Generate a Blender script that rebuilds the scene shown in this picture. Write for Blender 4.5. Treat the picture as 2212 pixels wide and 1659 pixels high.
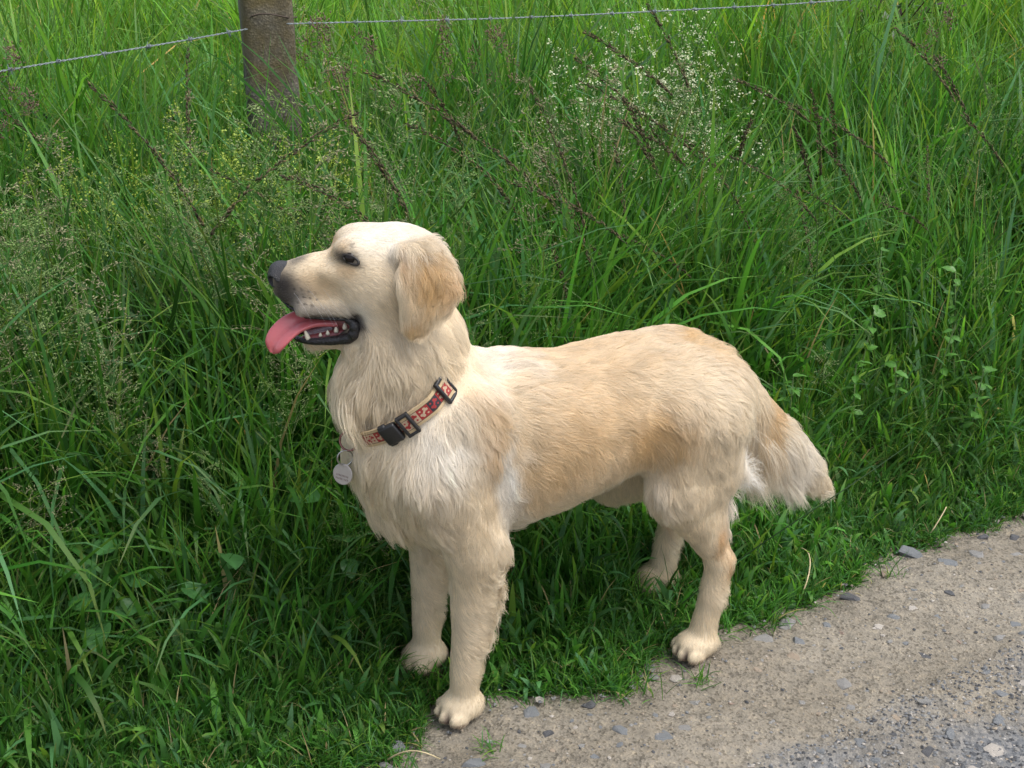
import bpy, bmesh, math
import numpy as np
from mathutils import Vector, Matrix, kdtree
from mathutils.bvhtree import BVHTree

for o in list(bpy.data.objects):
    bpy.data.objects.remove(o, do_unlink=True)
SC = bpy.context.scene
COL = SC.collection
RNG = np.random.default_rng(7)

# ---------------------------------------------------------------- camera, sky, sun, exposure
cam_data = bpy.data.cameras.new("camera")
cam = bpy.data.objects.new("camera", cam_data)
COL.objects.link(cam)
cam.location = (0.0, 0.0, 1.386)
cam.rotation_euler = (math.radians(90 - 25), 0, 0)
cam_data.sensor_width = 36.0
cam_data.lens = 36.0 * 3400 / 2212
cam_data.clip_start = 0.05
cam_data.clip_end = 1000
SC.camera = cam

SUN_ELEV, SUN_AZ = math.radians(64), math.radians(110)     # azimuth clockwise from +Y
world = bpy.data.worlds.new("World")
SC.world = world
world.use_nodes = True
wn = world.node_tree.nodes
wl = world.node_tree.links
bg = wn["Background"]
sky = wn.new("ShaderNodeTexSky")
sky.sky_type = 'NISHITA'
sky.sun_disc = False
sky.sun_elevation = SUN_ELEV
sky.sun_rotation = SUN_AZ
sky.dust_density = 4.0
sky.ozone_density = 1.0
hsv = wn.new("ShaderNodeHueSaturation")                    # a grey cloud cover takes most of the blue away
hsv.inputs["Saturation"].default_value = 0.55
wl.new(sky.outputs[0], hsv.inputs["Color"])
wl.new(hsv.outputs[0], bg.inputs["Color"])
bg.inputs["Strength"].default_value = 0.15

sun_data = bpy.data.lights.new("sun", 'SUN')
sun_data.energy = 1.1
sun_data.angle = math.radians(35)
sun_data.color = (1.0, 0.985, 0.96)
sun = bpy.data.objects.new("sun", sun_data)
COL.objects.link(sun)
sun.location = (2, 4, 8)
_sd = Vector((math.sin(SUN_AZ) * math.cos(SUN_ELEV), math.cos(SUN_AZ) * math.cos(SUN_ELEV), math.sin(SUN_ELEV)))
sun.rotation_euler = _sd.to_track_quat('Z', 'Y').to_euler()

SC.view_settings.view_transform = 'Standard'
SC.view_settings.look = 'None'
SC.view_settings.exposure = 0.92
SC.view_settings.gamma = 1.0
SC.view_settings.use_curve_mapping = False
SC.cycles.max_bounces = 8
SC.cycles.diffuse_bounces = 3
SC.cycles.transmission_bounces = 6
SC.cycles.transparent_max_bounces = 8
SC.cycles.use_denoising = True
SC.cycles_curves.shape = 'RIBBONS'

SKIP = ""

# ---------------------------------------------------------------- small helpers
def lin(r, g, b):
    f = lambda c: c / 12.92 if c <= 0.04045 else ((c + 0.055) / 1.055) ** 2.4
    return (f(r / 255), f(g / 255), f(b / 255))

def tag(o, label=None, cat=None, group=None, kind=None):
    if label: o["label"] = label
    if cat: o["category"] = cat
    if group: o["group"] = group
    if kind: o["kind"] = kind
    return o

def mat(name):
    m = bpy.data.materials.new(name)
    m.use_nodes = True
    nt = m.node_tree
    p = nt.nodes["Principled BSDF"]
    return m, nt, p

def simple_mat(name, color, rough=0.6, spec=0.5, metal=0.0, bump=0.0, bscale=80.0, var=0.0, coat=0.0):
    m, nt, p = mat(name)
    p.inputs["Base Color"].default_value = (*color, 1)
    p.inputs["Roughness"].default_value = rough
    p.inputs["Specular IOR Level"].default_value = spec
    p.inputs["Metallic"].default_value = metal
    p.inputs["Coat Weight"].default_value = coat
    if bump or var:
        tc = nt.nodes.new("ShaderNodeTexCoord")
        n = nt.nodes.new("ShaderNodeTexNoise")
        n.inputs["Scale"].default_value = bscale
        n.inputs["Detail"].default_value = 6
        nt.links.new(tc.outputs["Object"], n.inputs["Vector"])
        if bump:
            b = nt.nodes.new("ShaderNodeBump")
            b.inputs["Strength"].default_value = bump
            b.inputs["Distance"].default_value = 0.004
            nt.links.new(n.outputs["Fac"], b.inputs["Height"])
            nt.links.new(b.outputs[0], p.inputs["Normal"])
        if var:
            mr = nt.nodes.new("ShaderNodeMapRange")
            mr.inputs["From Min"].default_value = 0.25
            mr.inputs["From Max"].default_value = 0.75
            mr.inputs["To Min"].default_value = 1 - var
            mr.inputs["To Max"].default_value = 1 + var
            mx = nt.nodes.new("ShaderNodeVectorMath")
            mx.operation = 'SCALE'
            mx.inputs[0].default_value = color
            nt.links.new(n.outputs["Fac"], mr.inputs["Value"])
            nt.links.new(mr.outputs[0], mx.inputs["Scale"])
            nt.links.new(mx.outputs[0], p.inputs["Base Color"])
    return m

def mesh_np(name, verts, faces_flat, counts, material=None, color=None, smooth=True, uniform=None):
    """mesh from numpy: verts (n,3), faces_flat 1-D vertex indices, counts = corners per face (array, or an int for all)"""
    me = bpy.data.meshes.new(name)
    verts = np.ascontiguousarray(verts, dtype=np.float32)
    faces_flat = np.ascontiguousarray(faces_flat, dtype=np.int32).ravel()
    if np.isscalar(counts):
        counts = np.full(len(faces_flat) // counts, counts, dtype=np.int32)
    me.vertices.add(len(verts))
    me.vertices.foreach_set("co", verts.ravel())
    me.loops.add(len(faces_flat))
    me.loops.foreach_set("vertex_index", faces_flat)
    me.polygons.add(len(counts))
    starts = np.concatenate([[0], np.cumsum(counts)[:-1]]).astype(np.int32)
    me.polygons.foreach_set("loop_start", starts)
    me.update(calc_edges=True)
    me.polygons.foreach_set("use_smooth", np.full(len(counts), smooth))
    if color is not None:
        at = me.color_attributes.new("tint", 'FLOAT_COLOR', 'POINT')
        c4 = np.ones((len(verts), 4), np.float32)
        c4[:, :3] = color
        at.data.foreach_set("color", c4.ravel())
    if material:
        me.materials.append(material)
    me.validate()
    return me

def obj(name, me, parent=None, loc=None):
    o = bpy.data.objects.new(name, me)
    COL.objects.link(o)
    if parent: o.parent = parent
    if loc is not None: o.location = loc
    return o

def empty(name, loc=(0, 0, 0), rz=0.0):
    o = bpy.data.objects.new(name, None)
    COL.objects.link(o)
    o.location = loc
    o.rotation_euler = (0, 0, rz)
    o.empty_display_size = 0.05
    return o

def tube(pts, radii, sides=8, close=True):
    """verts, quads of a tube through pts"""
    pts = np.asarray(pts, float); n = len(pts)
    radii = np.broadcast_to(np.asarray(radii, float), (n,))
    t = np.gradient(pts, axis=0); t /= np.linalg.norm(t, axis=1)[:, None] + 1e-12
    ref = np.array([0, 0, 1.0]) if abs(t[0][2]) < 0.9 else np.array([1.0, 0, 0])
    u = np.cross(t[0], ref); u /= np.linalg.norm(u)
    V = []
    for i in range(n):
        u = u - t[i] * (u @ t[i]); u /= np.linalg.norm(u)
        w = np.cross(t[i], u)
        a = np.arange(sides) * 2 * math.pi / sides
        V.append(pts[i] + radii[i] * (np.cos(a)[:, None] * u + np.sin(a)[:, None] * w))
    V = np.concatenate(V)
    F = []
    for i in range(n - 1):
        for k in range(sides):
            k2 = (k + 1) % sides
            F.append([i * sides + k, i * sides + k2, (i + 1) * sides + k2, (i + 1) * sides + k])
    cnt = [4] * len(F); flat = [x for f in F for x in f]
    if close:
        flat += list(range(sides))[::-1]; cnt.append(sides)
        flat += list(range((n - 1) * sides, n * sides)); cnt.append(sides)
    return V, np.array(flat), np.array(cnt)

def joinparts(parts):
    V, F, Cn, off = [], [], [], 0
    for v, f, c in parts:
        V.append(v); F.append(np.asarray(f) + off); Cn.append(c if not np.isscalar(c) else np.full(len(f) // c, c)); off += len(v)
    return np.concatenate(V), np.concatenate(F), np.concatenate(Cn)

# smooth value noise on numpy points
_perm = np.random.default_rng(3).random((64, 64, 64)).astype(np.float32)
def vnoise(p, scale):
    q = np.asarray(p, np.float64) * scale
    i = np.floor(q).astype(int); f = q - i
    f = f * f * (3 - 2 * f)
    i &= 63; j = (i + 1) & 63
    g = lambda a, b, c: _perm[a, b, c]
    x0, y0, z0 = i[..., 0], i[..., 1], i[..., 2]; x1, y1, z1 = j[..., 0], j[..., 1], j[..., 2]
    fx, fy, fz = f[..., 0], f[..., 1], f[..., 2]
    c00 = g(x0, y0, z0) * (1 - fx) + g(x1, y0, z0) * fx
    c10 = g(x0, y1, z0) * (1 - fx) + g(x1, y1, z0) * fx
    c01 = g(x0, y0, z1) * (1 - fx) + g(x1, y0, z1) * fx
    c11 = g(x0, y1, z1) * (1 - fx) + g(x1, y1, z1) * fx
    return (c00 * (1 - fy) + c10 * fy) * (1 - fz) + (c01 * (1 - fy) + c11 * fy) * fz

# ---------------------------------------------------------------- ground, path, stones
# path frame: s runs along the verge, t goes from the verge out over the path
E0 = np.array([-0.315, 1.69]); SD = np.array([0.847, 0.5316]); SD /= np.linalg.norm(SD); TD = np.array([SD[1], -SD[0]])
_edge_xy = np.array([(-0.42, 1.62), (-0.315, 1.69), (-0.263, 1.729), (-0.19, 1.745), (-0.165, 1.80), (-0.116, 1.845), (-0.05, 1.91), (0.03, 1.905), (0.10, 1.905), (0.153, 1.908),
                     (0.19, 1.966), (0.205, 2.015), (0.259, 2.03), (0.33, 2.078), (0.375, 2.085), (0.44, 2.131), (0.56, 2.214), (0.60, 2.272), (0.757, 2.364), (0.916, 2.47)])
_es = (_edge_xy - E0) @ SD; _et = (_edge_xy - E0) @ TD
_o = np.argsort(_es); _es, _et = _es[_o], _et[_o]
def t_edge(s):
    s = np.asarray(s, float)
    w = 0.035 * np.sin(s * 4.1 + 1) + 0.02 * np.sin(s * 11.0) + 0.012 * np.sin(s * 27)
    inside = np.interp(s, _es, _et)
    k = np.clip((s - _es[0] + 0.3) / 0.3, 0, 1) * np.clip((_es[-1] + 0.3 - s) / 0.3, 0, 1)
    return inside * k + w * (1 - k) + 0.006 * np.sin(s * 61 + 2) * k
def to_xy(s, t): return E0 + np.outer(s, SD) + np.outer(t, TD)
def to_st(xy):
    d = np.asarray(xy)[..., :2] - E0
    return d @ SD, d @ TD

def soil_height(xy):
    p = np.c_[xy, np.zeros(len(xy))]
    return (vnoise(p, 9) - 0.5) * 0.014 + (vnoise(p, 31) - 0.5) * 0.006

# meadow soil under the grass, reaching the horizon
m, nt, p = mat("meadow_soil")
nz = nt.nodes.new("ShaderNodeTexNoise"); nz.inputs["Scale"].default_value = 14; nz.inputs["Detail"].default_value = 8
rmp = nt.nodes.new("ShaderNodeValToRGB")
rmp.color_ramp.elements[0].color = (0.030, 0.040, 0.012, 1); rmp.color_ramp.elements[1].color = (0.10, 0.085, 0.045, 1)
tc = nt.nodes.new("ShaderNodeTexCoord"); nt.links.new(tc.outputs["Object"], nz.inputs["Vector"])
nt.links.new(nz.outputs["Fac"], rmp.inputs[0]); nt.links.new(rmp.outputs[0], p.inputs["Base Color"])
p.inputs["Roughness"].default_value = 0.95
g = np.array([-300, -60, -20, -8, -3, 0, 3, 8, 20, 60, 300.0])
gx, gy = np.meshgrid(g, g + 2, indexing='ij')
V = np.c_[gx.ravel(), gy.ravel(), np.full(gx.size, -0.022)]
n = len(g); ii = np.arange(n * n).reshape(n, n)
Fq = np.stack([ii[:-1, :-1], ii[1:, :-1], ii[1:, 1:], ii[:-1, 1:]], -1).reshape(-1)
tag(obj("meadow_ground", mesh_np("meadow_ground", V, Fq, 4, m)), kind="structure", label="dark soil of the meadow under the grass")

# path: trodden gravel, fine mesh where one looks at it, coarse further along
m, nt, p = mat("path_gravel")
tc = nt.nodes.new("ShaderNodeTexCoord")
def noise(scale, detail=6, rough=0.6):
    n_ = nt.nodes.new("ShaderNodeTexNoise"); n_.inputs["Scale"].default_value = scale; n_.inputs["Detail"].default_value = detail; n_.inputs["Roughness"].default_value = rough
    nt.links.new(tc.outputs["Object"], n_.inputs["Vector"]); return n_
def ramp(src, stops):
    r = nt.nodes.new("ShaderNodeValToRGB"); e = r.color_ramp.elements
    while len(e) < len(stops): e.new(0.5)
    for k, (pos, c) in enumerate(stops): e[k].position = pos; e[k].color = (*c, 1)
    nt.links.new(src, r.inputs[0]); return r
def mixc(fac, a, b, mode='MIX'):
    x = nt.nodes.new("ShaderNodeMix"); x.data_type = 'RGBA'; x.blend_type = mode
    if isinstance(fac, float): x.inputs[0].default_value = fac
    else: nt.links.new(fac, x.inputs[0])
    for q, sock in ((a, 6), (b, 7)):
        if isinstance(q, tuple): x.inputs[sock].default_value = (*q, 1)
        else: nt.links.new(q, x.inputs[sock])
    return x.outputs[2]
big = ramp(noise(5, 4).outputs["Fac"], [(0.3, (0.180, 0.158, 0.122)), (0.7, (0.270, 0.243, 0.195))])
mid = ramp(noise(60, 8, 0.75).outputs["Fac"], [(0.32, (0.55, 0.55, 0.56)), (0.5, (1, 1, 1)), (0.68, (1.22, 1.18, 1.12))])
base = mixc(1.0, big.outputs[0], mid.outputs[0], 'MULTIPLY')
vor = nt.nodes.new("ShaderNodeTexVoronoi"); vor.inputs["Scale"].default_value = 260; nt.links.new(tc.outputs["Object"], vor.inputs["Vector"])
grain = ramp(vor.outputs["Color"], [(0.0, (0.05, 0.052, 0.055)), (0.22, (0.16, 0.15, 0.14)), (0.35, (0.5, 0.5, 0.5)), (0.8, (0.5, 0.5, 0.5)), (0.95, (0.8, 0.77, 0.7))])
base = mixc(0.55, base, grain.outputs[0], 'OVERLAY')
# bare grey chippings where the old surface shows (own patch, out on the path)
at = nt.nodes.new("ShaderNodeAttribute"); at.attribute_name = "tint"
vor2 = nt.nodes.new("ShaderNodeTexVoronoi"); vor2.inputs["Scale"].default_value = 150; nt.links.new(tc.outputs["Object"], vor2.inputs["Vector"])
chips = ramp(vor2.outputs["Color"], [(0.0, (0.05, 0.055, 0.062)), (0.4, (0.14, 0.145, 0.15)), (0.75, (0.20, 0.195, 0.185)), (1.0, (0.30, 0.285, 0.265))])
base = mixc(at.outputs["Fac"], base, chips.outputs[0])
nt.links.new(base, p.inputs["Base Color"])
p.inputs["Roughness"].default_value = 0.9; p.inputs["Specular IOR Level"].default_value = 0.25
bmp = nt.nodes.new("ShaderNodeBump"); bmp.inputs["Strength"].default_value = 0.7; bmp.inputs["Distance"].default_value = 0.004
nn = noise(220, 6, 0.7); nt.links.new(nn.outputs["Fac"], bmp.inputs["Height"])
bmp2 = nt.nodes.new("ShaderNodeBump"); bmp2.inputs["Strength"].default_value = 0.5; bmp2.inputs["Distance"].default_value = 0.003
nt.links.new(vor.outputs["Distance"], bmp2.inputs["Height"]); nt.links.new(bmp.outputs[0], bmp2.inputs["Normal"])
nt.links.new(bmp2.outputs[0], p.inputs["Normal"])

s_ = np.concatenate([np.linspace(-9, -0.7, 60), np.arange(-0.69, 1.75, 0.007), np.linspace(1.76, 12, 70)])
tt = np.concatenate([np.arange(-0.10, 0.95, 0.007), np.linspace(0.96, 3.0, 30)])
S2, T2 = np.meshgrid(s_, tt, indexing='ij')
te = t_edge(S2.ravel()).reshape(S2.shape)
xy = to_xy(S2.ravel(), (T2 + te).ravel())
z = soil_height(xy) + np.clip(T2.ravel() / 0.08, -1, 1) * 0.012 - 0.010
z += (vnoise(np.c_[xy, np.zeros(len(xy))], 120) - 0.5) * 0.0035
gr = np.clip((T2.ravel() + te.ravel() - 0.29 + (vnoise(np.c_[xy, np.zeros(len(xy))], 7) - 0.5) * 0.25) / 0.10, 0, 1)
gr *= np.clip((vnoise(np.c_[xy, np.full(len(xy), 5.0)], 26) - 0.05) / 0.35, 0, 1)
gr *= np.clip((S2.ravel() - 0.15) / 0.25, 0, 1)
ii = np.arange(S2.size).reshape(S2.shape)
Fq = np.stack([ii[:-1, :-1], ii[:-1, 1:], ii[1:, 1:], ii[1:, :-1]], -1).reshape(-1)
path = tag(obj("path", mesh_np("path", np.c_[xy, z], Fq, 4, m, color=np.repeat(gr[:, None], 3, 1))), kind="structure", label="trodden tan gravel path beside the grass verge")

# stones set in the path
def stone_mat(name, c, v=0.25):
    return simple_mat(name, c, 0.8, 0.3, bump=0.5, bscale=140, var=v)
SM = [stone_mat("stone_blue_grey", (0.155, 0.163, 0.168)), stone_mat("stone_grey", (0.215, 0.21, 0.198)), stone_mat("stone_dark", (0.085, 0.086, 0.090)),
      stone_mat("stone_tan", (0.27, 0.22, 0.165)), stone_mat("stone_pale", (0.36, 0.33, 0.29)), stone_mat("stone_rust", (0.25, 0.19, 0.15))]
def stone_mesh(name, seed, material):
    r = np.random.default_rng(seed)
    bm = bmesh.new()
    n = int(r.integers(9, 14)); a = np.sort(r.uniform(0, 2 * math.pi, n)); ra = r.uniform(.72, 1.05, n)
    el = r.uniform(.6, .95)
    for i in range(n):
        bm.verts.new((ra[i] * math.cos(a[i]), el * ra[i] * math.sin(a[i]), r.uniform(-.1, .12)))
        q = r.uniform(.55, .88)
        bm.verts.new((q * ra[i] * math.cos(a[i]), q * el * ra[i] * math.sin(a[i]), r.uniform(.16, .30) + .12 * math.cos(a[i])))
        bm.verts.new((.6 * math.cos(a[i]), .6 * el * math.sin(a[i]), -.6))
    bmesh.ops.convex_hull(bm, input=bm.verts[:])
    for v in [v for v in bm.verts if not v.link_faces]: bm.verts.remove(v)
    me = bpy.data.meshes.new(name); bm.to_mesh(me); bm.free(); me.materials.append(material)
    return me
stone_meshes = [stone_mesh("stone", 100 + k, SM[[0, 0, 0, 1, 1, 1, 2, 2, 3, 3, 4, 0, 1, 5][k]]) for k in range(14)]
r = np.random.default_rng(11)
cnt_st, tries = 0, 0
placed = []
while cnt_st < 240 and tries < 20000:
    tries += 1
    s1 = r.uniform(-0.3, 1.6); t1 = r.uniform(0.005, 0.95)
    q = to_xy([s1], [t1 + float(t_edge(s1))])[0]
    if abs(q[0]) > 0.45 * q[1] or q[1] < 1.62: continue
    u = r.random()
    size = 0.0045 + 0.0165 * u ** 4 if cnt_st > 60 else r.uniform(0.008, 0.022)
    if any((q[0] - a) ** 2 + (q[1] - b) ** 2 < (size + c) ** 2 * 1.4 for a, b, c in placed): continue
    if any((q[0] - a) ** 2 + (q[1] - b) ** 2 < 0.075 ** 2 for a, b in ((-0.08, 1.85), (0.275, 2.02))): continue
    placed.append((q[0], q[1], size))
    w_ = r.random()
    k = r.integers(0, 14) if size < 0.02 else r.integers(0, 7)
    o = obj("stone", stone_meshes[k], path)
    zz = float(soil_height(q[None])[0]) + 0.002 * min(1, t1 / 0.08)
    o.location = (q[0], q[1], zz + 0.0004 - size * r.uniform(0.04, 0.20))
    o.scale = (size * r.uniform(0.8, 1.25), size * r.uniform(0.7, 1.15), size * r.uniform(0.5, 1.0))
    o.rotation_euler = (r.uniform(-0.15, 0.15), r.uniform(-0.15, 0.15), r.uniform(0, 6.28))
    cnt_st += 1
# finer grit, nobody could count it
N = 24000
s1 = r.uniform(-0.4, 1.8, N); t1 = r.uniform(0.0, 1.0, N) ** 0.9
sz = 0.0009 + 0.0030 * r.random(N) ** 4
NB = 9000                                                      # coarse chippings where the old surface is bare
s1[:NB] = r.uniform(.25, 1.5, NB); t1[:NB] = .30 + .45 * r.random(NB) - t_edge(s1[:NB]); sz[:NB] = r.uniform(.0016, .0040, NB)
q = to_xy(s1, t1 + t_edge(s1))
zz = soil_height(q) + 0.002 * np.minimum(1, t1 / 0.08)
octv = np.array([[1, 0, 0], [-1, 0, 0], [0, 1, 0], [0, -1, 0], [0, 0, 1], [0, 0, -1.0]])
octf = np.array([[0, 2, 4], [2, 1, 4], [1, 3, 4], [3, 0, 4], [2, 0, 5], [1, 2, 5], [3, 1, 5], [0, 3, 5]])
v = octv[None] * (sz[:, None, None] * r.uniform(0.5, 1.3, (N, 6, 1)))
a = r.uniform(0, 6.28, N); ca, sa = np.cos(a)[:, None], np.sin(a)[:, None]
vx = v[..., 0] * ca - v[..., 1] * sa; vy = v[..., 0] * sa + v[..., 1] * ca; vz = v[..., 2] * 0.6
V = np.stack([vx + q[:, 0:1], vy + q[:, 1:2], vz + (zz + sz * 0.15)[:, None]], -1).reshape(-1, 3)
Fq = (octf[None] + (np.arange(N) * 6)[:, None, None]).reshape(-1)
pal = np.array([(0.12, 0.125, 0.13), (0.19, 0.188, 0.18), (0.05, 0.052, 0.056), (0.26, 0.215, 0.16), (0.36, 0.33, 0.29), (0.23, 0.19, 0.14)])
cc = np.repeat(pal[r.choice(6, N, p=[.24, .2, .18, .16, .07, .15])], 6, 0)
cc[:NB * 6] = np.repeat(pal[r.choice(6, NB, p=[.38, .24, .26, .04, .05, .03])], 6, 0)
m, nt, p = mat("grit")
at = nt.nodes.new("ShaderNodeAttribute"); at.attribute_name = "tint"; nt.links.new(at.outputs["Color"], p.inputs["Base Color"]); p.inputs["Roughness"].default_value = 0.85
grit = obj("gravel", mesh_np("gravel", V, Fq, 3, m, color=cc, smooth=False), path)
grit["kind"] = "stuff"

# ---------------------------------------------------------------- the dog
# dog frame: X towards its chest, Y to its own left, Z up; head frame: x to the nose, y to its left, z up
DOG_O = np.array([0.072, 1.994, 0.0])
DOG_RZ = math.atan2(-0.42246, -0.90638)
HEAD_O = np.array([0.245, 0.0, 0.672])
HA = np.array([0.9302, -0.3671, 0.0]); HA /= np.linalg.norm(HA)
HB = np.array([-HA[1], HA[0], 0.0]); HC = np.array([0, 0, 1.0])
HM = np.stack([HA, HB, HC])                                  # rows: head axes in the dog frame
def h2d(p): return HEAD_O + np.asarray(p, float) @ HM
def d2h(p): return (np.asarray(p, float) - HEAD_O) @ HM.T

class Sdf:
    def __init__(s, lo, hi, res):
        s.lo = np.array(lo, float); s.res = res
        s.n = np.ceil((np.array(hi) - s.lo) / res).astype(int) + 1
        s.D = np.full(s.n, 0.2, np.float32)
    def block(s, lo, hi, pad):
        a = np.clip(np.floor((np.array(lo) - pad - s.lo) / s.res).astype(int), 0, s.n - 1)
        b = np.clip(np.ceil((np.array(hi) + pad - s.lo) / s.res).astype(int) + 1, 1, s.n)
        ax = [s.lo[i] + s.res * np.arange(a[i], b[i]) for i in range(3)]
        P = np.stack(np.meshgrid(*ax, indexing='ij'), -1).astype(np.float32)
        return (slice(a[0], b[0]), slice(a[1], b[1]), slice(a[2], b[2])), P
    def add(s, sl, d, k):
        D = s.D[sl]
        if k <= 0: s.D[sl] = np.minimum(D, d); return
        h = np.clip(0.5 + 0.5 * (D - d) / k, 0, 1)
        s.D[sl] = D + (d - D) * h - k * h * (1 - h)
    def sub(s, sl, d, k):
        D = s.D[sl]; nd = -d
        h = np.clip(0.5 - 0.5 * (D - nd) / k, 0, 1)
        s.D[sl] = D + (nd - D) * h + k * h * (1 - h)
    def cone(s, a, ra, b, rb, k=0.02, sub=False):
        a = np.array(a, float); b = np.array(b, float); R = max(ra, rb)
        sl, P = s.block(np.minimum(a, b) - R, np.maximum(a, b) + R, k + 0.012)
        ab = b - a; t = np.clip(((P - a) @ ab) / (ab @ ab + 1e-12), 0, 1)
        d = np.linalg.norm(P - (a + t[..., None] * ab), axis=-1) - (ra + (rb - ra) * t)
        (s.sub if sub else s.add)(sl, d.astype(np.float32), k)
    def chain(s, pts, k=0.02, sq=1.0):
        """tapered limb: its segments are joined without swelling, then blended in; sq > 1 flattens it sideways"""
        A = np.array([p for p, _ in pts], float); R = np.array([r for _, r in pts])
        sl, P = s.block(A.min(0) - R.max() * 1.1, A.max(0) + R.max() * 1.1, k + 0.012)
        d = None
        for i in range(len(pts) - 1):
            a, b = A[i], A[i + 1]; ab = b - a
            t = np.clip(((P - a) @ ab) / (ab @ ab + 1e-12), 0, 1)
            q = P - (a + t[..., None] * ab); q = q * np.array([1, sq, 1], np.float32)
            e = np.linalg.norm(q, axis=-1) - (R[i] + (R[i + 1] - R[i]) * t)
            d = e if d is None else np.minimum(d, e)
        s.add(sl, d.astype(np.float32), k)
    def ell(s, c, r, k=0.02, M=None, sub=False):
        """ellipsoid; M rows are its own axes"""
        c = np.array(c, float); r = np.array(r, float); R = r.max()
        sl, P = s.block(c - R, c + R, k + 0.012)
        q = P - c
        if M is not None: q = q @ np.asarray(M).T
        u = np.linalg.norm(q / r, axis=-1); w = np.linalg.norm(q / (r * r), axis=-1) + 1e-9
        d = u * (u - 1.0) / w
        (s.sub if sub else s.add)(sl, d.astype(np.float32), k)
    def loft(s, org, M, st, k=0.02, lo=None, hi=None, power=2.2):
        """stations (x, zc, hz, hy) along the first axis of M"""
        st = np.array(st, float)
        sl, P = s.block(lo, hi, k + 0.012)
        q = (P - org) @ np.asarray(M).T
        x = q[..., 0]; zc = np.interp(x, st[:, 0], st[:, 1]); hz = np.interp(x, st[:, 0], st[:, 2]); hy = np.interp(x, st[:, 0], st[:, 3])
        u = (np.abs(q[..., 1] / hy) ** power + np.abs((q[..., 2] - zc) / hz) ** power) ** (1 / power)
        d = (u - 1) * np.minimum(hz, hy)
        ex = np.maximum(st[0, 0] - x, x - st[-1, 0])
        d = np.where(ex > 0, np.sqrt(np.maximum(d, 0) ** 2 + ex ** 2), np.maximum(d, ex))
        s.add(sl, d.astype(np.float32), k)
    def mesh(s):
        """naive surface nets"""
        D = s.D; ins = D < 0
        c = np.zeros(np.array(D.shape) - 1, np.int8)
        for i in (0, 1):
            for j in (0, 1):
                for k in (0, 1):
                    c += ins[i:D.shape[0] - 1 + i, j:D.shape[1] - 1 + j, k:D.shape[2] - 1 + k]
        cells = np.argwhere((c > 0) & (c < 8))
        idx = np.full(c.shape, -1, np.int64); idx[tuple(cells.T)] = np.arange(len(cells))
        acc = np.zeros((len(cells), 3)); num = np.zeros(len(cells))
        corners = [(i, j, k) for i in (0, 1) for j in (0, 1) for k in (0, 1)]
        for a in corners:
            for ax in range(3):
                if a[ax]: continue
                b = list(a); b[ax] = 1
                da = D[tuple((cells + a).T)]; db = D[tuple((cells + b).T)]
                x = (da < 0) != (db < 0)
                t = np.where(x, da / np.where(x, da - db, 1), 0)
                p = np.array(a, float) + 0; pp = np.repeat(p[None], len(cells), 0); pp[:, ax] += t
                acc += pp * x[:, None]; num += x
        V = (cells + acc / num[:, None]) * s.res + s.lo
        Q = []
        for ax in range(3):
            o1, o2 = [(1, 2), (2, 0), (0, 1)][ax]
            sh = np.array(D.shape); e = np.array([1, 1, 1]); e[ax] = 0
            sl0 = tuple(slice(e[i], sh[i] - 1 if True else None) for i in range(3))
            base = D[sl0]; sl1 = list(sl0); sl1[ax] = slice(1, sh[ax]); nxt = D[tuple(sl1)]
            A, B = base < 0, nxt < 0
            e_idx = np.argwhere(A != B); flip = A[tuple(e_idx.T)]
            pos = e_idx + e
            d1 = np.zeros(3, int); d1[o1] = 1; d2 = np.zeros(3, int); d2[o2] = 1
            q = np.stack([idx[tuple((pos - d1 - d2).T)], idx[tuple((pos - d2).T)], idx[tuple(pos.T)], idx[tuple((pos - d1).T)]], 1)
            q[~flip] = q[~flip][:, ::-1]
            Q.append(q)
        Q = np.concatenate(Q); Q = Q[(Q >= 0).all(1)]
        return V, Q

def rot_axes(fwd, upish):
    f = np.array(fwd, float); f /= np.linalg.norm(f)
    w = np.cross(upish, f); w /= np.linalg.norm(w)
    return np.stack([f, w, np.cross(f, w)])

B = Sdf((-0.53, -0.19, -0.008), (0.45, 0.19, 0.76), 0.003)
# trunk
tr = [(.294, .465, .385, .03), (.277, .498, .325, .056), (.245, .518, .288, .082), (.20, .518, .272, .098), (.14, .519, .268, .104), (.08, .514, .272, .108), (.02, .502, .282, .109),
      (-.05, .489, .304, .104), (-.12, .483, .330, .096), (-.18, .476, .34, .090), (-.235, .458, .36, .072), (-.272, .436, .385, .04)]
B.loft(np.zeros(3), np.eye(3), [(x, (t + b) / 2, (t - b) / 2, w) for x, t, b, w in tr[::-1]], k=0.01, lo=(-.28, -.12, .28), hi=(.32, .12, .53))
# withers, loin muscle bumps
B.cone((.12, 0, .492), .022, (.06, 0, .486), .016, 0.03)
for sy in (1, -1):
    B.ell((-.10, .035 * sy, .456), (.09, .035, .035), 0.03)
    B.ell((-.205, .045 * sy, .435), (.055, .045, .045), 0.03)
    # shoulder blade and upper arm
    B.ell((.185, .078 * sy, .43), (.05, .035, .085), 0.03, rot_axes((1, 0, .45), (0, 0, 1)))
    B.cone((.225, .075 * sy, .40), .052, (.174, .087 * sy, .285), .040, 0.03)
# neck
B.cone((.208, 0, .445), .100, (.232, 0, .555), .072, 0.04)
B.cone((.232, 0, .43), .064, (.232, 0, .345), .055, 0.04)
B.cone((.232, 0, .555), .072, (.238, -.004, .650), .054, 0.03)
B.cone((.262, 0, .575), .040, (.272, 0, .525), .046, 0.03)
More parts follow.
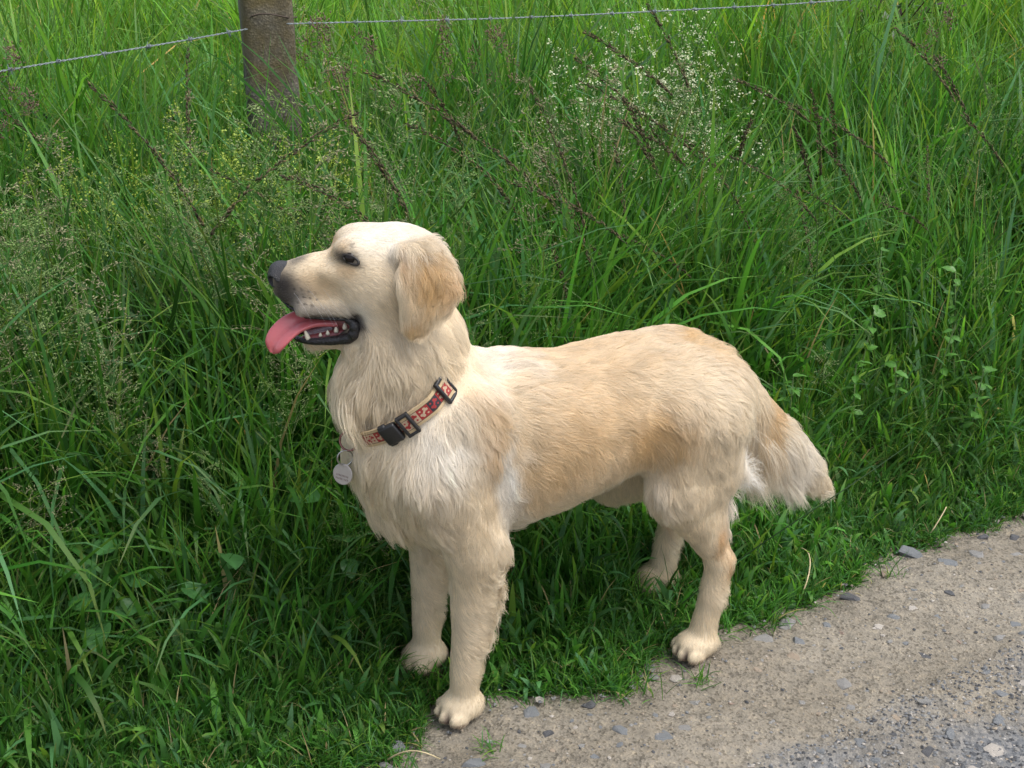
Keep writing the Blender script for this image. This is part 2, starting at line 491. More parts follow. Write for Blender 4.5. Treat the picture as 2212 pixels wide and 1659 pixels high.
# front legs (the near one stands on the path edge, the far one in the grass)
for sy, fx, fy in ((1, .0, .0), (-1, .0, .010)):
    Y = lambda y: sy * y + fy
    B.cone((.154, Y(.088), .270), .018, (.168, Y(.088), .262), .03, 0.015)
    B.chain([((.174 + fx, Y(.087), .28), .038), ((.178 + fx, Y(.085), .215), .030), ((.183 + fx, Y(.080), .13), .0235), ((.188 + fx, Y(.077), .078), .0215), ((.190 + fx, Y(.075), .038), .020)], 0.015)
    B.ell((.193 + fx, Y(.074), .021), (.033, .029, .021), 0.012)
    for k, (ox, oy) in enumerate(((.208, -.024), (.217, -.0085), (.217, .0085), (.207, .024))):
        B.ell((ox + fx, Y(.074) + oy, .0125), (.0155, .0080, .0125), 0.002)
# hind legs
for sy, dx, dy, sx, sz in ((1, -.008, 0, -.142, .285), (-1, -.048, -.022, -.150, .226)):
    Y = lambda y: sy * y + dy
    B.cone((-.165, .060 * sy, .395), .076, (sx - .008, .080 * sy, sz + .03), .052, 0.03)
    B.cone((-.185, .060 * sy, .385), .070, (-.205, .07 * sy, .32), .045, 0.03)
    B.cone((sx - .006 * sy, Y(.083), sz), .044, (-.190 + dx, Y(.084), .205), .0235, 0.02)
    B.cone((-.185, .07 * sy, .345), .05, (-.196 + dx, Y(.083), .225), .0195, 0.02)
    B.cone((-.190 + dx, Y(.084), .205), .0225, (-.212 + dx, Y(.085), .158), .0185, 0.012)
    B.cone((-.212 + dx, Y(.085), .215), .0075, (-.219 + dx, Y(.086), .166), .0115, 0.008)
    B.chain([((-.213 + dx, Y(.085), .158), .0195), ((-.204 + dx, Y(.085), .10), .0175), ((-.192 + dx, Y(.084), .045), .0185)], 0.012)
    B.ell((-.183 + dx, Y(.084), .021), (.033, .028, .021), 0.012)
    for ox, oy in ((-.168, -.023), (-.160, -.008), (-.160, .008), (-.169, .023)):
        B.ell((ox + dx, Y(.084) + oy, .0125), (.0155, .0078, .0125), 0.002)
# tail
TAIL = [((-.235, 0, .430), .036), ((-.275, 0, .398), .034), ((-.318, 0, .342), .034), ((-.375, 0, .284), .030), ((-.424, 0, .232), .022), ((-.454, 0, .198), .012)]
B.chain(TAIL, 0.03, 1.5)
# head
def HE(c, r, k=0.015, M=None, sub=False):
    M2 = HM if M is None else np.asarray(M) @ HM
    B.ell(h2d(c), r, k, M2, sub)
def HCN(a, ra, b, rb, k=0.015, sub=False): B.cone(h2d(a), ra, h2d(b), rb, k, sub)
HE((.004, 0, .002), (.066, .056, .053), 0.02)
HE((-.025, 0, -.02), (.05, .054, .05), 0.02)
for sy in (1, -1):
    HE((.046, .019 * sy, .026), (.032, .025, .024), 0.015)
    HE((.018, .040 * sy, -.018), (.044, .022, .036), 0.02)
    HE((.066, .031 * sy, .002), (.024, .009, .010), 0.012)
mz = [(.03, -.008, .048, .048), (.062, -.0115, .0375, .040), (.085, -.0165, .0355, .0325), (.105, -.0185, .0350, .0300), (.125, -.0210, .0315, .0280), (.143, -.0195, .0245, .0240), (.155, -.0165, .0165, .0165)]
B.loft(HEAD_O, HM, mz, k=0.014, lo=h2d((.09, 0, -.02)) - .085, hi=h2d((.09, 0, -.02)) + .085, power=2.5)
# hanging upper lip
for sy in (1, -1):
    HCN((.066, .032 * sy, -.046), .011, (.118, .026 * sy, -.048), .010, 0.012)
# lower jaw
HCN((-.005, 0, -.058), .040, (.045, 0, -.083), .022, 0.022)
for sy in (1, -1):
    HCN((.005, .03 * sy, -.055), .024, (.055, .022 * sy, -.090), .015, 0.015)
    HCN((.05, .018 * sy, -.092), .0145, (.110, .009 * sy, -.0995), .0078, 0.010)
HCN((.04, 0, -.094), .015, (.112, 0, -.1000), .0078, 0.010)
# open mouth: clear the gap between the jaws
Mo = rot_axes((1, 0, -.12), (0, 0, 1))
HE((.118, 0, -.0765), (.072, .055, .0135), 0.006, Mo, True)
# ears
for sy in (1, -1):
    A = lambda p: (p[0] + (0 if sy > 0 else .012), p[1] * sy * (1 if sy > 0 else .9), p[2] - (0 if sy > 0 else .030))
    HCN(A((-.012, .050, .036)), .013, A((-.043, .050, .040)), .014, 0.012)
    Me = rot_axes((1, .05 * sy, .12), (0, -.22 * sy, 1))
    HE(A((-.040, .068, .009)), (.038, .0085, .037), 0.008, Me)
    HE(A((-.043, .074, -.010)), (.037, .0080, .034), 0.010, Me)
    HE(A((-.027, .078, -.037)), (.0225, .0072, .029), 0.010, Me)
DV, DQ = B.mesh()
# light smoothing
def smooth_mesh(V, Q, it, lam=0.5):
    e = np.concatenate([Q[:, [0, 1]], Q[:, [1, 2]], Q[:, [2, 3]], Q[:, [3, 0]]])
    for _ in range(it):
        s = np.zeros_like(V); n_ = np.zeros(len(V))
        for c in range(3):
            s[:, c] = np.bincount(e[:, 0], V[e[:, 1], c], len(V)) + np.bincount(e[:, 1], V[e[:, 0], c], len(V))
        n_ = np.bincount(e[:, 0], minlength=len(V)) + np.bincount(e[:, 1], minlength=len(V))
        V = V + lam * (s / n_[:, None] - V)
    return V
DV = smooth_mesh(DV, DQ, 2)

# coat colour: patches of gold and white on cream, dark nose, lips and eye rims (dog frame, mirrored across Y)
CREAM = np.array([0.735, 0.605, 0.420]); GOLD = np.array([0.53, 0.318, 0.118]); WHITE = np.array([0.85, 0.82, 0.755]); RUST = np.array([0.48, 0.25, 0.080])
TAN = np.array([0.60, 0.43, 0.25]); DARK = np.array([0.035, 0.030, 0.028]); GREY = np.array([0.20, 0.18, 0.16]); DUN = np.array([0.66, 0.545, 0.385])
BODY_BLOBS = [  # centre (x, |y|, z), radii, colour, strength
    ((.02, .10, .43), (.12, .09, .07), GOLD, .62), ((-.10, .10, .40), (.055, .08, .045), GOLD, .9), ((-.03, .02, .50), (.16, .07, .03), GOLD, .55), ((.07, .11, .37), (.04, .06, .05), GOLD, .5),
    ((.165, .10, .46), (.018, .07, .07), GOLD, .8), ((.14, .10, .395), (.016, .06, .05), WHITE, .9), ((.125, .11, .33), (.018, .06, .05), WHITE, .6), ((.11, .03, .53), (.05, .07, .03), WHITE, .55),
    ((.225, .08, .45), (.05, .08, .045), WHITE, .75), ((.30, .05, .45), (.05, .1, .06), CREAM, .6), ((.22, .1, .33), (.05, .06, .06), DUN, .5),
    ((-.20, .09, .44), (.05, .07, .05), CREAM, .7), ((-.16, .10, .36), (.05, .07, .06), CREAM, .6), ((-.215, .02, .485), (.045, .05, .025), GOLD, .9), ((-.265, .03, .455), (.025, .04, .03), RUST, .35),
    ((-.06, .09, .315), (.035, .07, .025), WHITE, .8), ((-.265, .06, .31), (.035, .07, .07), WHITE, .95), ((-.25, .06, .24), (.025, .07, .04), WHITE, .8),
    ((-.215, .09, .20), (.016, .06, .035), RUST, .75), ((-.235, .09, .155), (.012, .06, .025), RUST, .7), ((-.19, .09, .10), (.05, .06, .06), CREAM, .4),
    ((-.345, .02, .365), (.03, .05, .022), GOLD, .8), ((-.36, .05, .27), (.08, .06, .05), WHITE, .85), ((-.45, .05, .17), (.018, .05, .02), RUST, .6), ((-.30, .04, .41), (.03, .05, .03), CREAM, .6),
    ((.185, .08, .15), (.05, .06, .10), DUN, .55), ((.06, .06, .28), (.10, .08, .03), DUN, .5)]
for gx_, gy_ in ((.216, .058), (.221, .074), (.216, .090), (-.167, .068), (-.161, .084), (-.167, .100)):
    BODY_BLOBS.append(((gx_, gy_, .010), (.016, .0034, .014), np.array([.085, .05, .055]), .97))
HEAD_BLOBS = [  # head frame
    ((.01, .03, .055), (.06, .05, .03), WHITE, .5), ((.005, .06, -.015), (.025, .03, .03), CREAM, .4), ((.03, .06, -.01), (.025, .03, .03), DUN, .3), ((.05, .05, -.045), (.02, .03, .02), WHITE, .5),
    ((.10, .035, -.012), (.035, .025, .022), TAN, .8), ((.078, .01, .028), (.014, .02, .012), TAN, .8), ((.060, .045, .012), (.016, .02, .012), TAN, .8), ((.064, .035, .038), (.010, .015, .010), TAN, .6), ((.10, .0, .014), (.04, .012, .010), CREAM, .5),
    ((-.045, .08, .010), (.030, .03, .045), GOLD, .85), ((-.078, .08, -.010), (.016, .03, .030), RUST, .55), ((-.030, .085, -.055), (.026, .03, .016), GOLD, .8), ((-.012, .06, .025), (.006, .03, .022), RUST, .5),
    ((-.006, .08, -.02), (.008, .03, .03), CREAM, .7), ((-.03, .055, .05), (.03, .03, .014), CREAM, .7),
    ((.130, .015, -.030), (.026, .03, .022), GREY, .95), ((.141, .02, -.014), (.019, .025, .024), DARK, .95), ((.124, .0, .009), (.016, .016, .009), DARK, .7), ((.145, .015, -.034), (.014, .02, .012), DARK, .8), ((.105, .03, -.046), (.045, .03, .010), GREY, .75),
    ((.09, .03, -.056), (.05, .03, .006), DARK, .9), ((.048, .038, -.064), (.010, .02, .016), DARK, .95), ((.085, .02, -.083), (.055, .04, .009), DARK, .95),
    ((.056, .04, .0262), (.0125, .03, .0085), DARK, 1.0), ((.067, .04, .028), (.010, .03, .009), DARK, .75), ((.045, .04, .019), (.008, .03, .005), DARK, .6), ((.052, .04, .041), (.003, .03, .0022), DARK, .45),
    ((.10, .02, -.110), (.05, .03, .008), TAN, .5)]
for k in range(11):
    HEAD_BLOBS.append(((.128 - .009 * (k % 4) - .002 * (k // 4), .035, -.017 - .009 * (k // 4) - .002 * (k % 4)), (.0016, .03, .0016), DARK, .85))
HEAD_SET_X = 0.30
def coat_color(P):
    P = np.asarray(P, float)
    H = d2h(P)
    c = np.repeat(CREAM[None], len(P), 0)
    Q = P.copy(); Q[:, 1] = np.abs(Q[:, 1])
    wob = np.stack([vnoise(P, 38) - .5, vnoise(P + 3.3, 38) - .5, vnoise(P + 7.7, 38) - .5], 1) * 0.03
    body = np.clip((0.60 - P[:, 2]) / 0.03, 0, 1)
    for ctr, rad, col, st in BODY_BLOBS:
        d = (((Q + (wob if rad[1] > .01 else 0) - ctr) / rad) ** 2).sum(1)
        w = st * np.exp(-d) * body
        c += (col - c) * w[:, None]
    head = np.clip((H[:, 2] + H[:, 0] * 0.9 + 0.10) / 0.03, 0, 1) * (P[:, 2] > 0.53)
    G = H.copy(); G[:, 1] = np.abs(G[:, 1]); G += wob * 0.12
    for ctr, rad, col, st in HEAD_BLOBS:
        d = (((G - ctr) / rad) ** 2).sum(1)
        w = np.clip(st * np.exp(-d ** 1.5) * 1.05, 0, 1) * head
        c += (col - c) * w[:, None]
    # coat darker on the lowest part of the paws
    toe = (P[:, 2] < 0.009) & (P[:, 2] > -1)
    c[toe] *= np.array([0.55, 0.5, 0.5])
    return c

def attr_mat(name, rough=0.7, spec=0.3, bump=0.0, bscale=300, coat=0.0, sss=0.0):
    m, nt, p = mat(name)
    at = nt.nodes.new("ShaderNodeAttribute"); at.attribute_name = "tint"
    nt.links.new(at.outputs["Color"], p.inputs["Base Color"])
    p.inputs["Roughness"].default_value = rough; p.inputs["Specular IOR Level"].default_value = spec; p.inputs["Coat Weight"].default_value = coat
    if bump:
        tc = nt.nodes.new("ShaderNodeTexCoord"); n = nt.nodes.new("ShaderNodeTexNoise"); n.inputs["Scale"].default_value = bscale; n.inputs["Detail"].default_value = 4
        b = nt.nodes.new("ShaderNodeBump"); b.inputs["Strength"].default_value = bump; b.inputs["Distance"].default_value = 0.001
        nt.links.new(tc.outputs["Object"], n.inputs["Vector"]); nt.links.new(n.outputs["Fac"], b.inputs["Height"]); nt.links.new(b.outputs[0], p.inputs["Normal"])
    return m

dog = tag(empty("dog", DOG_O, DOG_RZ), "pale golden retriever standing side-on on the path edge with its tongue out", "dog")
body = obj("body", mesh_np("body", DV, DQ.reshape(-1), 4, attr_mat("dog_skin"), color=coat_color(DV) * 0.8), dog)
DTRI = np.concatenate([DQ[:, [0, 1, 2]], DQ[:, [0, 2, 3]]])
_n = np.cross(DV[DTRI[:, 1]] - DV[DTRI[:, 0]], DV[DTRI[:, 2]] - DV[DTRI[:, 0]])
DAREA = np.linalg.norm(_n, axis=1) / 2
VN = np.zeros_like(DV)
for c in range(3):
    for k in range(3): VN[:, c] += np.bincount(DTRI[:, k], _n[:, c], len(DV))
VN /= np.linalg.norm(VN, axis=1)[:, None] + 1e-12
BVH = BVHTree.FromPolygons([tuple(v) for v in DV], [tuple(f) for f in DQ])

# ---- eyes, nose, mouth
def head_surface(x, z, side=1):
    o = h2d((x, 0.12 * side, z)); d = HB * -side
    hit = BVH.ray_cast(Vector(o), Vector(d))
    return d2h(np.array(hit[0])) if hit[0] is not None else np.array([x, 0.04 * side, z])
def head_mesh(name, V, F, Cn, material, parent, smooth=True, color=None):
    return obj(name, mesh_np(name, h2d(V), F, Cn, material, smooth=smooth, color=color), parent)
def uv_ell(c, r, nu=16, nv=10, M=None):
    th = np.linspace(0, math.pi, nv + 1); ph = np.arange(nu) * 2 * math.pi / nu
    V = np.array([[math.sin(t) * math.cos(q), math.sin(t) * math.sin(q), math.cos(t)] for t in th for q in ph]) * r
    if M is not None: V = V @ np.asarray(M)
    F = [[i * nu + k, i * nu + (k + 1) % nu, (i + 1) * nu + (k + 1) % nu, (i + 1) * nu + k] for i in range(nv) for k in range(nu)]
    F = np.array(F)[:, ::-1].ravel()
    return V + np.array(c), F, np.full(nu * nv, 4)
m_eye = simple_mat("eye_dark", (0.008, 0.005, 0.004), 0.22, 0.3)
m_rim = simple_mat("eye_rim", (0.018, 0.014, 0.012), 0.45, 0.5)
EX, EZ = 0.0535, 0.0255
for sd in (1, -1):
    s0 = head_surface(EX, EZ, sd)
    eye = head_mesh("eye", *uv_ell((EX, s0[1] - 0.0068 * sd, EZ), (.0095, .0095, .0095), 24, 16), m_eye, dog)
    a_ = np.linspace(0, 2 * math.pi, 29)
    up = 0.0050; lo = 0.0048
    pts = []
    for a in a_:
        x = EX + 0.0098 * math.cos(a); z = EZ + (up if math.sin(a) > 0 else lo) * math.sin(a) + 0.28 * (x - EX)
        q = head_surface(x, z, sd); q[1] += 0.0006 * sd
        pts.append(q)
    head_mesh("eyelid", *tube(pts, 0.0017, 6, close=False), m_rim, eye)

m_nose = simple_mat("nose_leather", (0.022, 0.021, 0.023), 0.38, 0.5, bump=0.6, bscale=900)
Nn = Sdf((.112, -.028, -.04), (.172, .028, .018), 0.0008)
Nn.ell((.147, 0, -.0105), (.0155, .0205, .0175), 0.003)
Nn.ell((.142, 0, -.001), (.015, .0140, .0085), 0.006)
Nn.cone((.155, 0, -.014), .006, (.149, 0, -.030), .004, 0.004)
for sd in (1, -1):
    Nn.ell((.149, .0118 * sd, -.011), (.0120, .0095, .0115), 0.003)
    Nn.ell((.1570, .0160 * sd, -.0120), (.0075, .0080, .0062), 0.002, sub=True)
    Nn.cone((.1565, .0180 * sd, -.0125), .0040, (.1450, .0225 * sd, -.0165), .0030, 0.002, sub=True)
nv_, nq_ = Nn.mesh(); nv_ = smooth_mesh(nv_, nq_, 2)
head_mesh("nose", nv_, nq_.reshape(-1), 4, m_nose, dog)

m_mouth = simple_mat("mouth_flesh", (0.16, 0.035, 0.035), 0.3, 0.5, bump=0.3, bscale=400, var=0.3)
m_black = simple_mat("lip_black", (0.012, 0.011, 0.012), 0.2, 0.5, bump=0.6, bscale=350)
m_tooth = simple_mat("tooth_ivory", (0.72, 0.66, 0.52), 0.3, 0.5)
m_gum = simple_mat("gum_red", (0.20, 0.05, 0.05), 0.25, 0.5, bump=0.2, bscale=500)
m, nt, p = mat("tongue_pink")
tc = nt.nodes.new("ShaderNodeTexCoord"); n1 = nt.nodes.new("ShaderNodeTexNoise"); n1.inputs["Scale"].default_value = 900; n1.inputs["Detail"].default_value = 3
nt.links.new(tc.outputs["Object"], n1.inputs["Vector"])
b1 = nt.nodes.new("ShaderNodeBump"); b1.inputs["Strength"].default_value = 0.35; b1.inputs["Distance"].default_value = 0.0008
nt.links.new(n1.outputs["Fac"], b1.inputs["Height"]); nt.links.new(b1.outputs[0], p.inputs["Normal"])
p.inputs["Base Color"].default_value = (0.48, 0.115, 0.125, 1); p.inputs["Roughness"].default_value = 0.28; p.inputs["Coat Weight"].default_value = 0.4; p.inputs["Coat Roughness"].default_value = 0.15
p.inputs["Subsurface Weight"].default_value = 0.25; p.inputs["Subsurface Radius"].default_value = (0.006, 0.002, 0.002); p.inputs["Subsurface Scale"].default_value = 0.6
m_tongue = m
mouth = head_mesh("mouth", *uv_ell((.050, 0, -.072), (.040, .026, .020), 20, 12), m_mouth, dog)
Mr = Sdf((.02, -.04, -.115), (.15, .04, -.03), 0.0015)                     # floor of the mouth and palate
Mr.cone((.04, 0, -.088), .014, (.115, 0, -.0985), .008, 0.01)
for sd in (1, -1):
    Mr.cone((.045, .018 * sd, -.082), .009, (.118, .013 * sd, -.0945), .0062, 0.006)
Mr.cone((.04, 0, -.05), .020, (.12, 0, -.046), .012, 0.01)
v_, q_ = Mr.mesh()
head_mesh("gum", smooth_mesh(v_, q_, 2), q_.reshape(-1), 4, m_gum, mouth)
lip_path = np.array([(.064, .036, -.0575), (.054, .039, -.0620), (.0515, .040, -.0700), (.054, .039, -.0790), (.060, .0365, -.0850), (.078, .0315, -.0890), (.098, .0260, -.0925), (.116, .0200, -.0945), (.129, .011, -.0945), (.133, 0, -.0940)])
lp = np.concatenate([lip_path, (lip_path * (1, -1, 1))[::-1][1:]])
tt_ = np.linspace(0, 1, len(lp)); tf = np.linspace(0, 1, 90)
lpf = np.stack([np.interp(tf, tt_, lp[:, i]) for i in range(3)], 1)
for _ in range(6): lpf[1:-1] = (lpf[:-2] + 2 * lpf[1:-1] + lpf[2:]) / 4
prof = np.interp(np.abs(tf - .5) * 2, [0, .25, .5, .7, .85, 1], [.0034, .0042, .0068, .0086, .0075, .0035])
prof = prof * (1 + 0.05 * np.sin(tf * 90))
head_mesh("lip", *tube(lpf, prof, 10), m_black, dog)
up_path = np.array([(.058, .036, -.0585), (.066, .0365, -.0575), (.09, .0325, -.0575), (.115, .0280, -.0570), (.135, .0185, -.047), (.146, .009, -.040)])
for sd in (1, -1):
    head_mesh("lip", *tube(up_path * (1, sd, 1), [.003, .0028, .0024, .0022, .002, .0015], 8), m_black, dog)

# tongue: hangs out over the lower front teeth to the dog's left
cen = np.array([(.050, 0, -.078), (.080, .002, -.0715), (.105, .006, -.0675), (.126, .011, -.0710), (.141, .0160, -.0785), (.152, .0200, -.0885), (.1585, .0220, -.0975), (.1610, .0225, -.1045), (.1620, .0225, -.1085)])
hw = np.array([.017, .018, .018, .0180, .0180, .0172, .0150, .0105, .003])
lat = np.array([(0, 1, 0), (0, 1, -.05), (-.05, 1, -.25), (-.25, 1, -.50), (-.55, .85, -.55), (-.75, .75, -.42), (-.80, .70, -.30), (-.8, .7, -.25), (-.8, .7, -.25)], float)
k_ = np.linspace(0, 1, 9); kf = np.linspace(0, 1, 40)
ip = lambda A: np.stack([np.interp(kf, k_, A[:, i]) for i in range(A.shape[1])], 1)
cf, lf, hf = ip(cen), ip(lat), np.interp(kf, k_, hw)
for _ in range(4):
    cf[1:-1] = (cf[:-2] + 2 * cf[1:-1] + cf[2:]) / 4; lf[1:-1] = (lf[:-2] + 2 * lf[1:-1] + lf[2:]) / 4; hf[1:-1] = (hf[:-2] + 2 * hf[1:-1] + hf[2:]) / 4
lf /= np.linalg.norm(lf, axis=1)[:, None]
tg = np.gradient(cf, axis=0); nrm = np.cross(tg, lf); nrm /= np.linalg.norm(nrm, axis=1)[:, None]
NS = 24; V = []
for i in range(40):
    for k in range(NS):
        a = 2 * math.pi * k / NS; cx, sx = math.cos(a), math.sin(a)
        th = 0.0038 * np.interp(kf[i], [0, .8, 1], [1.6, 1, .5])
        groove = -0.0046 * math.exp(-(cx / .22) ** 2) if sx > 0 else 0
        curl = 0.006 * cx * cx * math.sin(math.pi * min(1, kf[i] * 1.1))
        V.append(cf[i] + lf[i] * hf[i] * cx + nrm[i] * (th * np.sign(sx) * abs(sx) ** 0.6 + groove + curl * 0.6 - 0.001))
F = [[i * NS + k, i * NS + (k + 1) % NS, (i + 1) * NS + (k + 1) % NS, (i + 1) * NS + k] for i in range(39) for k in range(NS)]
F = list(np.array(F).ravel()) + list(range(39 * NS, 40 * NS)); Cn = [4] * (39 * NS) + [NS]
head_mesh("tongue", np.array(V), np.array(F), np.array(Cn), m_tongue, dog)
# teeth
def tooth(base, tip, r):
    b, t = np.array(base, float), np.array(tip, float)
    pts = [b + (t - b) * x for x in (0, .35, .65, .88, 1)]
    return tube(pts, [r, r * .92, r * .66, r * .34, r * .08], 8)
for sd in (1, -1):
    head_mesh("tooth", *tooth((.1135, .0195 * sd, -.0930), (.1180, .0225 * sd, -.0765), .0036), m_tooth, dog)
    for tx, tz, r_, h_ in ((.098, -.0870, .0024, .005), (.0885, -.0845, .0028, .006), (.0775, -.0810, .0032, .0075), (.066, -.0765, .0036, .0085)):
        head_mesh("tooth", *tooth((tx, .0205 * sd + .002 * sd * (.1 - tx) / .03, tz), (tx, .0215 * sd + .002 * sd * (.1 - tx) / .03, tz + h_), r_), m_tooth, dog)

# ---- coat: strands combed along anchors (dog frame; mirrored to the dog's right)
COLLAR_C = np.array([0.239, 0.0, 0.503]); COLLAR_N = np.array([0.566, 0.0, 0.824])
ANC = [  # position, direction, length, lift, clump
    ((.12, .02, .515), (-1, .15, -.05), .034, .22, .45), ((.05, .02, .50), (-1, .1, 0), .030, .18, .45), ((-.08, .02, .488), (-1, .05, -.02), .028, .25, .55), ((-.17, .02, .482), (-1, .0, -.1), .030, .30, .6), ((-.24, .02, .46), (-.9, 0, -.5), .034, .3, .6),
    ((.12, .07, .48), (-.75, .3, -.6), .034, .18, .5), ((.04, .09, .45), (-.85, .1, -.5), .028, .09, .28), ((-.05, .09, .44), (-.85, .1, -.45), .028, .09, .3), ((-.13, .08, .44), (-.8, .1, -.5), .030, .16, .55), ((-.20, .07, .44), (-.7, .1, -.7), .032, .16, .55),
    ((.08, .108, .38), (-.55, 0, -.83), .028, .08, .28), ((0, .108, .38), (-.62, 0, -.78), .026, .07, .25), ((-.07, .10, .38), (-.6, 0, -.8), .027, .08, .28),
    ((.08, .09, .31), (-.35, 0, -.93), .032, .10, .45), ((0, .085, .31), (-.4, -.1, -.9), .030, .10, .45), ((.05, .04, .275), (-.4, -.1, -.9), .032, .3, .6), ((.13, .03, .268), (-.5, 0, -.85), .045, .3, .65), ((-.05, .06, .30), (-.3, .1, -.95), .038, .25, .6),
    ((.18, .10, .45), (-.45, .1, -.9), .036, .14, .55), ((.21, .10, .40), (-.25, .05, -1), .036, .14, .6), ((.20, .11, .34), (-.2, 0, -1), .028, .14, .65), ((.19, .12, .29), (-.3, 0, -1), .022, .12, .6), ((.215, .11, .27), (-.3, 0, -1), .020, .12, .6), ((.15, .11, .33), (-.2, 0, -1), .034, .12, .5),
    ((.27, .07, .45), (-.05, .25, -1), .050, .22, .75), ((.27, .06, .37), (0, .2, -1), .050, .26, .8), ((.30, .01, .45), (.15, .1, -1), .052, .3, .75), ((.29, .01, .38), (.1, .1, -1), .052, .3, .8), ((.25, .03, .30), (-.1, .0, -1), .046, .3, .85), ((.22, .05, .28), (-.2, 0, -1), .030, .22, .8),
    ((.23, .075, .56), (-.25, .1, -1), .040, .14, .65), ((.25, .075, .52), (-.1, .1, -1), .046, .16, .7), ((.27, .05, .57), (.1, .2, -1), .045, .2, .7), ((.29, .01, .57), (.35, .1, -.95), .046, .28, .75), ((.295, .02, .53), (.55, .2, -.75), .062, .75, .8), ((.30, .0, .55), (.7, 0, -.6), .055, .7, .8), ((.29, .045, .515), (.4, .3, -.85), .054, .4, .8), ((.17, .04, .58), (-.35, .05, -.95), .034, .12, .5), ((.18, .06, .53), (-.45, .1, -.9), .038, .14, .5),
    ((.17, .05, .62), (-.3, .0, -.95), .028, .1, .45),
    ((-.15, .11, .40), (-.35, 0, -.95), .030, .10, .5), ((-.20, .10, .38), (-.3, 0, -1), .032, .12, .5), ((-.09, .10, .37), (-.1, .15, -1), .036, .2, .7), ((-.08, .10, .32), (.15, .15, -1), .034, .22, .75), ((-.14, .115, .31), (-.05, .05, -1), .028, .12, .6), ((-.20, .105, .31), (-.35, .1, -.95), .028, .12, .55), ((-.155, .11, .265), (-.12, 0, -1), .021, .1, .5), ((-.195, .105, .25), (-.3, .05, -.95), .019, .1, .5),
    ((-.25, .06, .36), (-.45, .1, -.9), .05, .22, .6), ((-.25, .06, .29), (-.75, .1, -.65), .068, .4, .65), ((-.235, .07, .24), (-.7, .1, -.7), .045, .3, .6), ((-.25, .02, .33), (-.55, 0, -.8), .055, .3, .6),
    ((-.16, .11, .24), (-.2, 0, -1), .020, .10, .5), ((-.21, .09, .20), (-.35, 0, -.95), .016, .12, .4), ((-.20, .10, .15), (-.25, 0, -1), .013, .14, .4), ((-.225, .085, .11), (-.7, 0, -.7), .030, .4, .6), ((-.215, .085, .06), (-.7, 0, -.7), .022, .35, .6), ((-.20, .09, .07), (-.1, 0, -1), .013, .16, .4), ((-.16, .085, .02), (.6, 0, -.8), .0055, .2, .2), ((-.18, .085, .04), (.3, 0, -.9), .010, .2, .3),
    ((.20, .10, .24), (-.6, 0, -.75), .018, .10, .5), ((.165, .09, .27), (-.6, .1, -.7), .030, .22, .6), ((.145, .09, .24), (-.9, 0, -.45), .032, .3, .75), ((.152, .085, .19), (-1, 0, -.25), .044, .42, .82), ((.158, .082, .14), (-1, 0, -.3), .038, .42, .82), ((.163, .08, .09), (-.85, 0, -.6), .026, .35, .6), ((.205, .085, .17), (-.75, .1, -.55), .015, .16, .5), ((.19, .10, .17), (-.9, .1, -.45), .016, .14, .5), ((.205, .08, .10), (-.55, .1, -.8), .013, .16, .45), ((.19, .095, .10), (-.8, .1, -.6), .013, .14, .45), ((.22, .075, .02), (.6, 0, -.8), .0055, .2, .2), ((.20, .075, .04), (.3, 0, -.9), .010, .2, .3), ((.19, .075, .06), (-.2, 0, -1), .010, .1, .3),
    ((.19, .055, .17), (-.6, -.1, -.8), .012, .12, .4), ((.21, .06, .24), (-.3, -.1, -1), .03, .2, .6)]
TAILDIR = np.array([-.66, 0, -.75])
for f, (p_, r_) in zip((0, .2, .4, .6, .8, 1), TAIL):
    p_ = np.array(p_); upn = np.array([-.75, 0, .66])
    ANC.append((tuple(p_ + upn * r_ * .9), tuple(TAILDIR + (.06, 0, -.02)), .038 + .012 * f, .20, .5))
    L_ = np.interp(f, [0, .2, .4, .6, .8, 1], [.060, .112, .118, .088, .058, .042])
    ANC.append((tuple(p_ - upn * r_ * .9), (-.16 - .26 * f, 0, -1), L_, .22, .7))
    ANC.append((tuple(p_ + (0, r_ * .6, 0)), (-.48 - .10 * f, .12, -.9), L_ * .85, .14, .65))
HANC = [  # head frame
    ((.14, .02, -.01), (-1, .2, 0), .0040, .15, .1), ((.11, .02, .008), (-1, .1, .1), .0045, .12, .1), ((.11, .03, -.02), (-1, .3, -.25), .0050, .12, .1), ((.10, .03, -.045), (-.8, .2, -.6), .0060, .15, .15), ((.075, .01, .03), (-.8, 0, .6), .0055, .15, .15), ((.05, .02, .05), (-1, 0, .25), .0070, .14, .2),
    ((.0, .02, .058), (-1, .1, -.05), .0090, .14, .25), ((-.04, .02, .045), (-1, .1, -.6), .016, .16, .35), ((.04, .045, .02), (-1, .2, -.1), .0065, .12, .2), ((.03, .05, -.01), (-1, .2, -.45), .0085, .12, .25), ((.03, .05, -.045), (-.8, .1, -.7), .012, .14, .3), ((0, .055, -.03), (-.7, .1, -.8), .015, .14, .35),
    ((-.005, .05, .03), (-.5, .2, -.9), .010, .12, .3), ((.08, .02, -.105), (-1, .1, -.15), .008, .15, .2), ((.03, .02, -.10), (-.7, .1, -.8), .018, .18, .4), ((-.01, .04, -.085), (-.4, .1, -1), .032, .16, .55), ((-.02, .05, -.06), (-.4, .1, -1), .030, .12, .5),
    ((-.03, .06, .045), (-.65, .3, -.65), .026, .18, .65), ((-.055, .055, .05), (-.8, .2, .1), .022, .3, .5), ((-.03, .075, .015), (-.40, .15, -.95), .028, .14, .7), ((-.065, .075, .01), (-.55, .1, -.85), .034, .2, .75), ((-.04, .08, -.02), (-.2, .1, -1), .028, .14, .7), ((-.07, .08, -.02), (.1, .1, -1), .028, .16, .65), ((-.025, .085, -.05), (-.1, .05, -1), .016, .12, .5), ((-.005, .08, -.02), (.05, .1, -1), .015, .14, .45)]
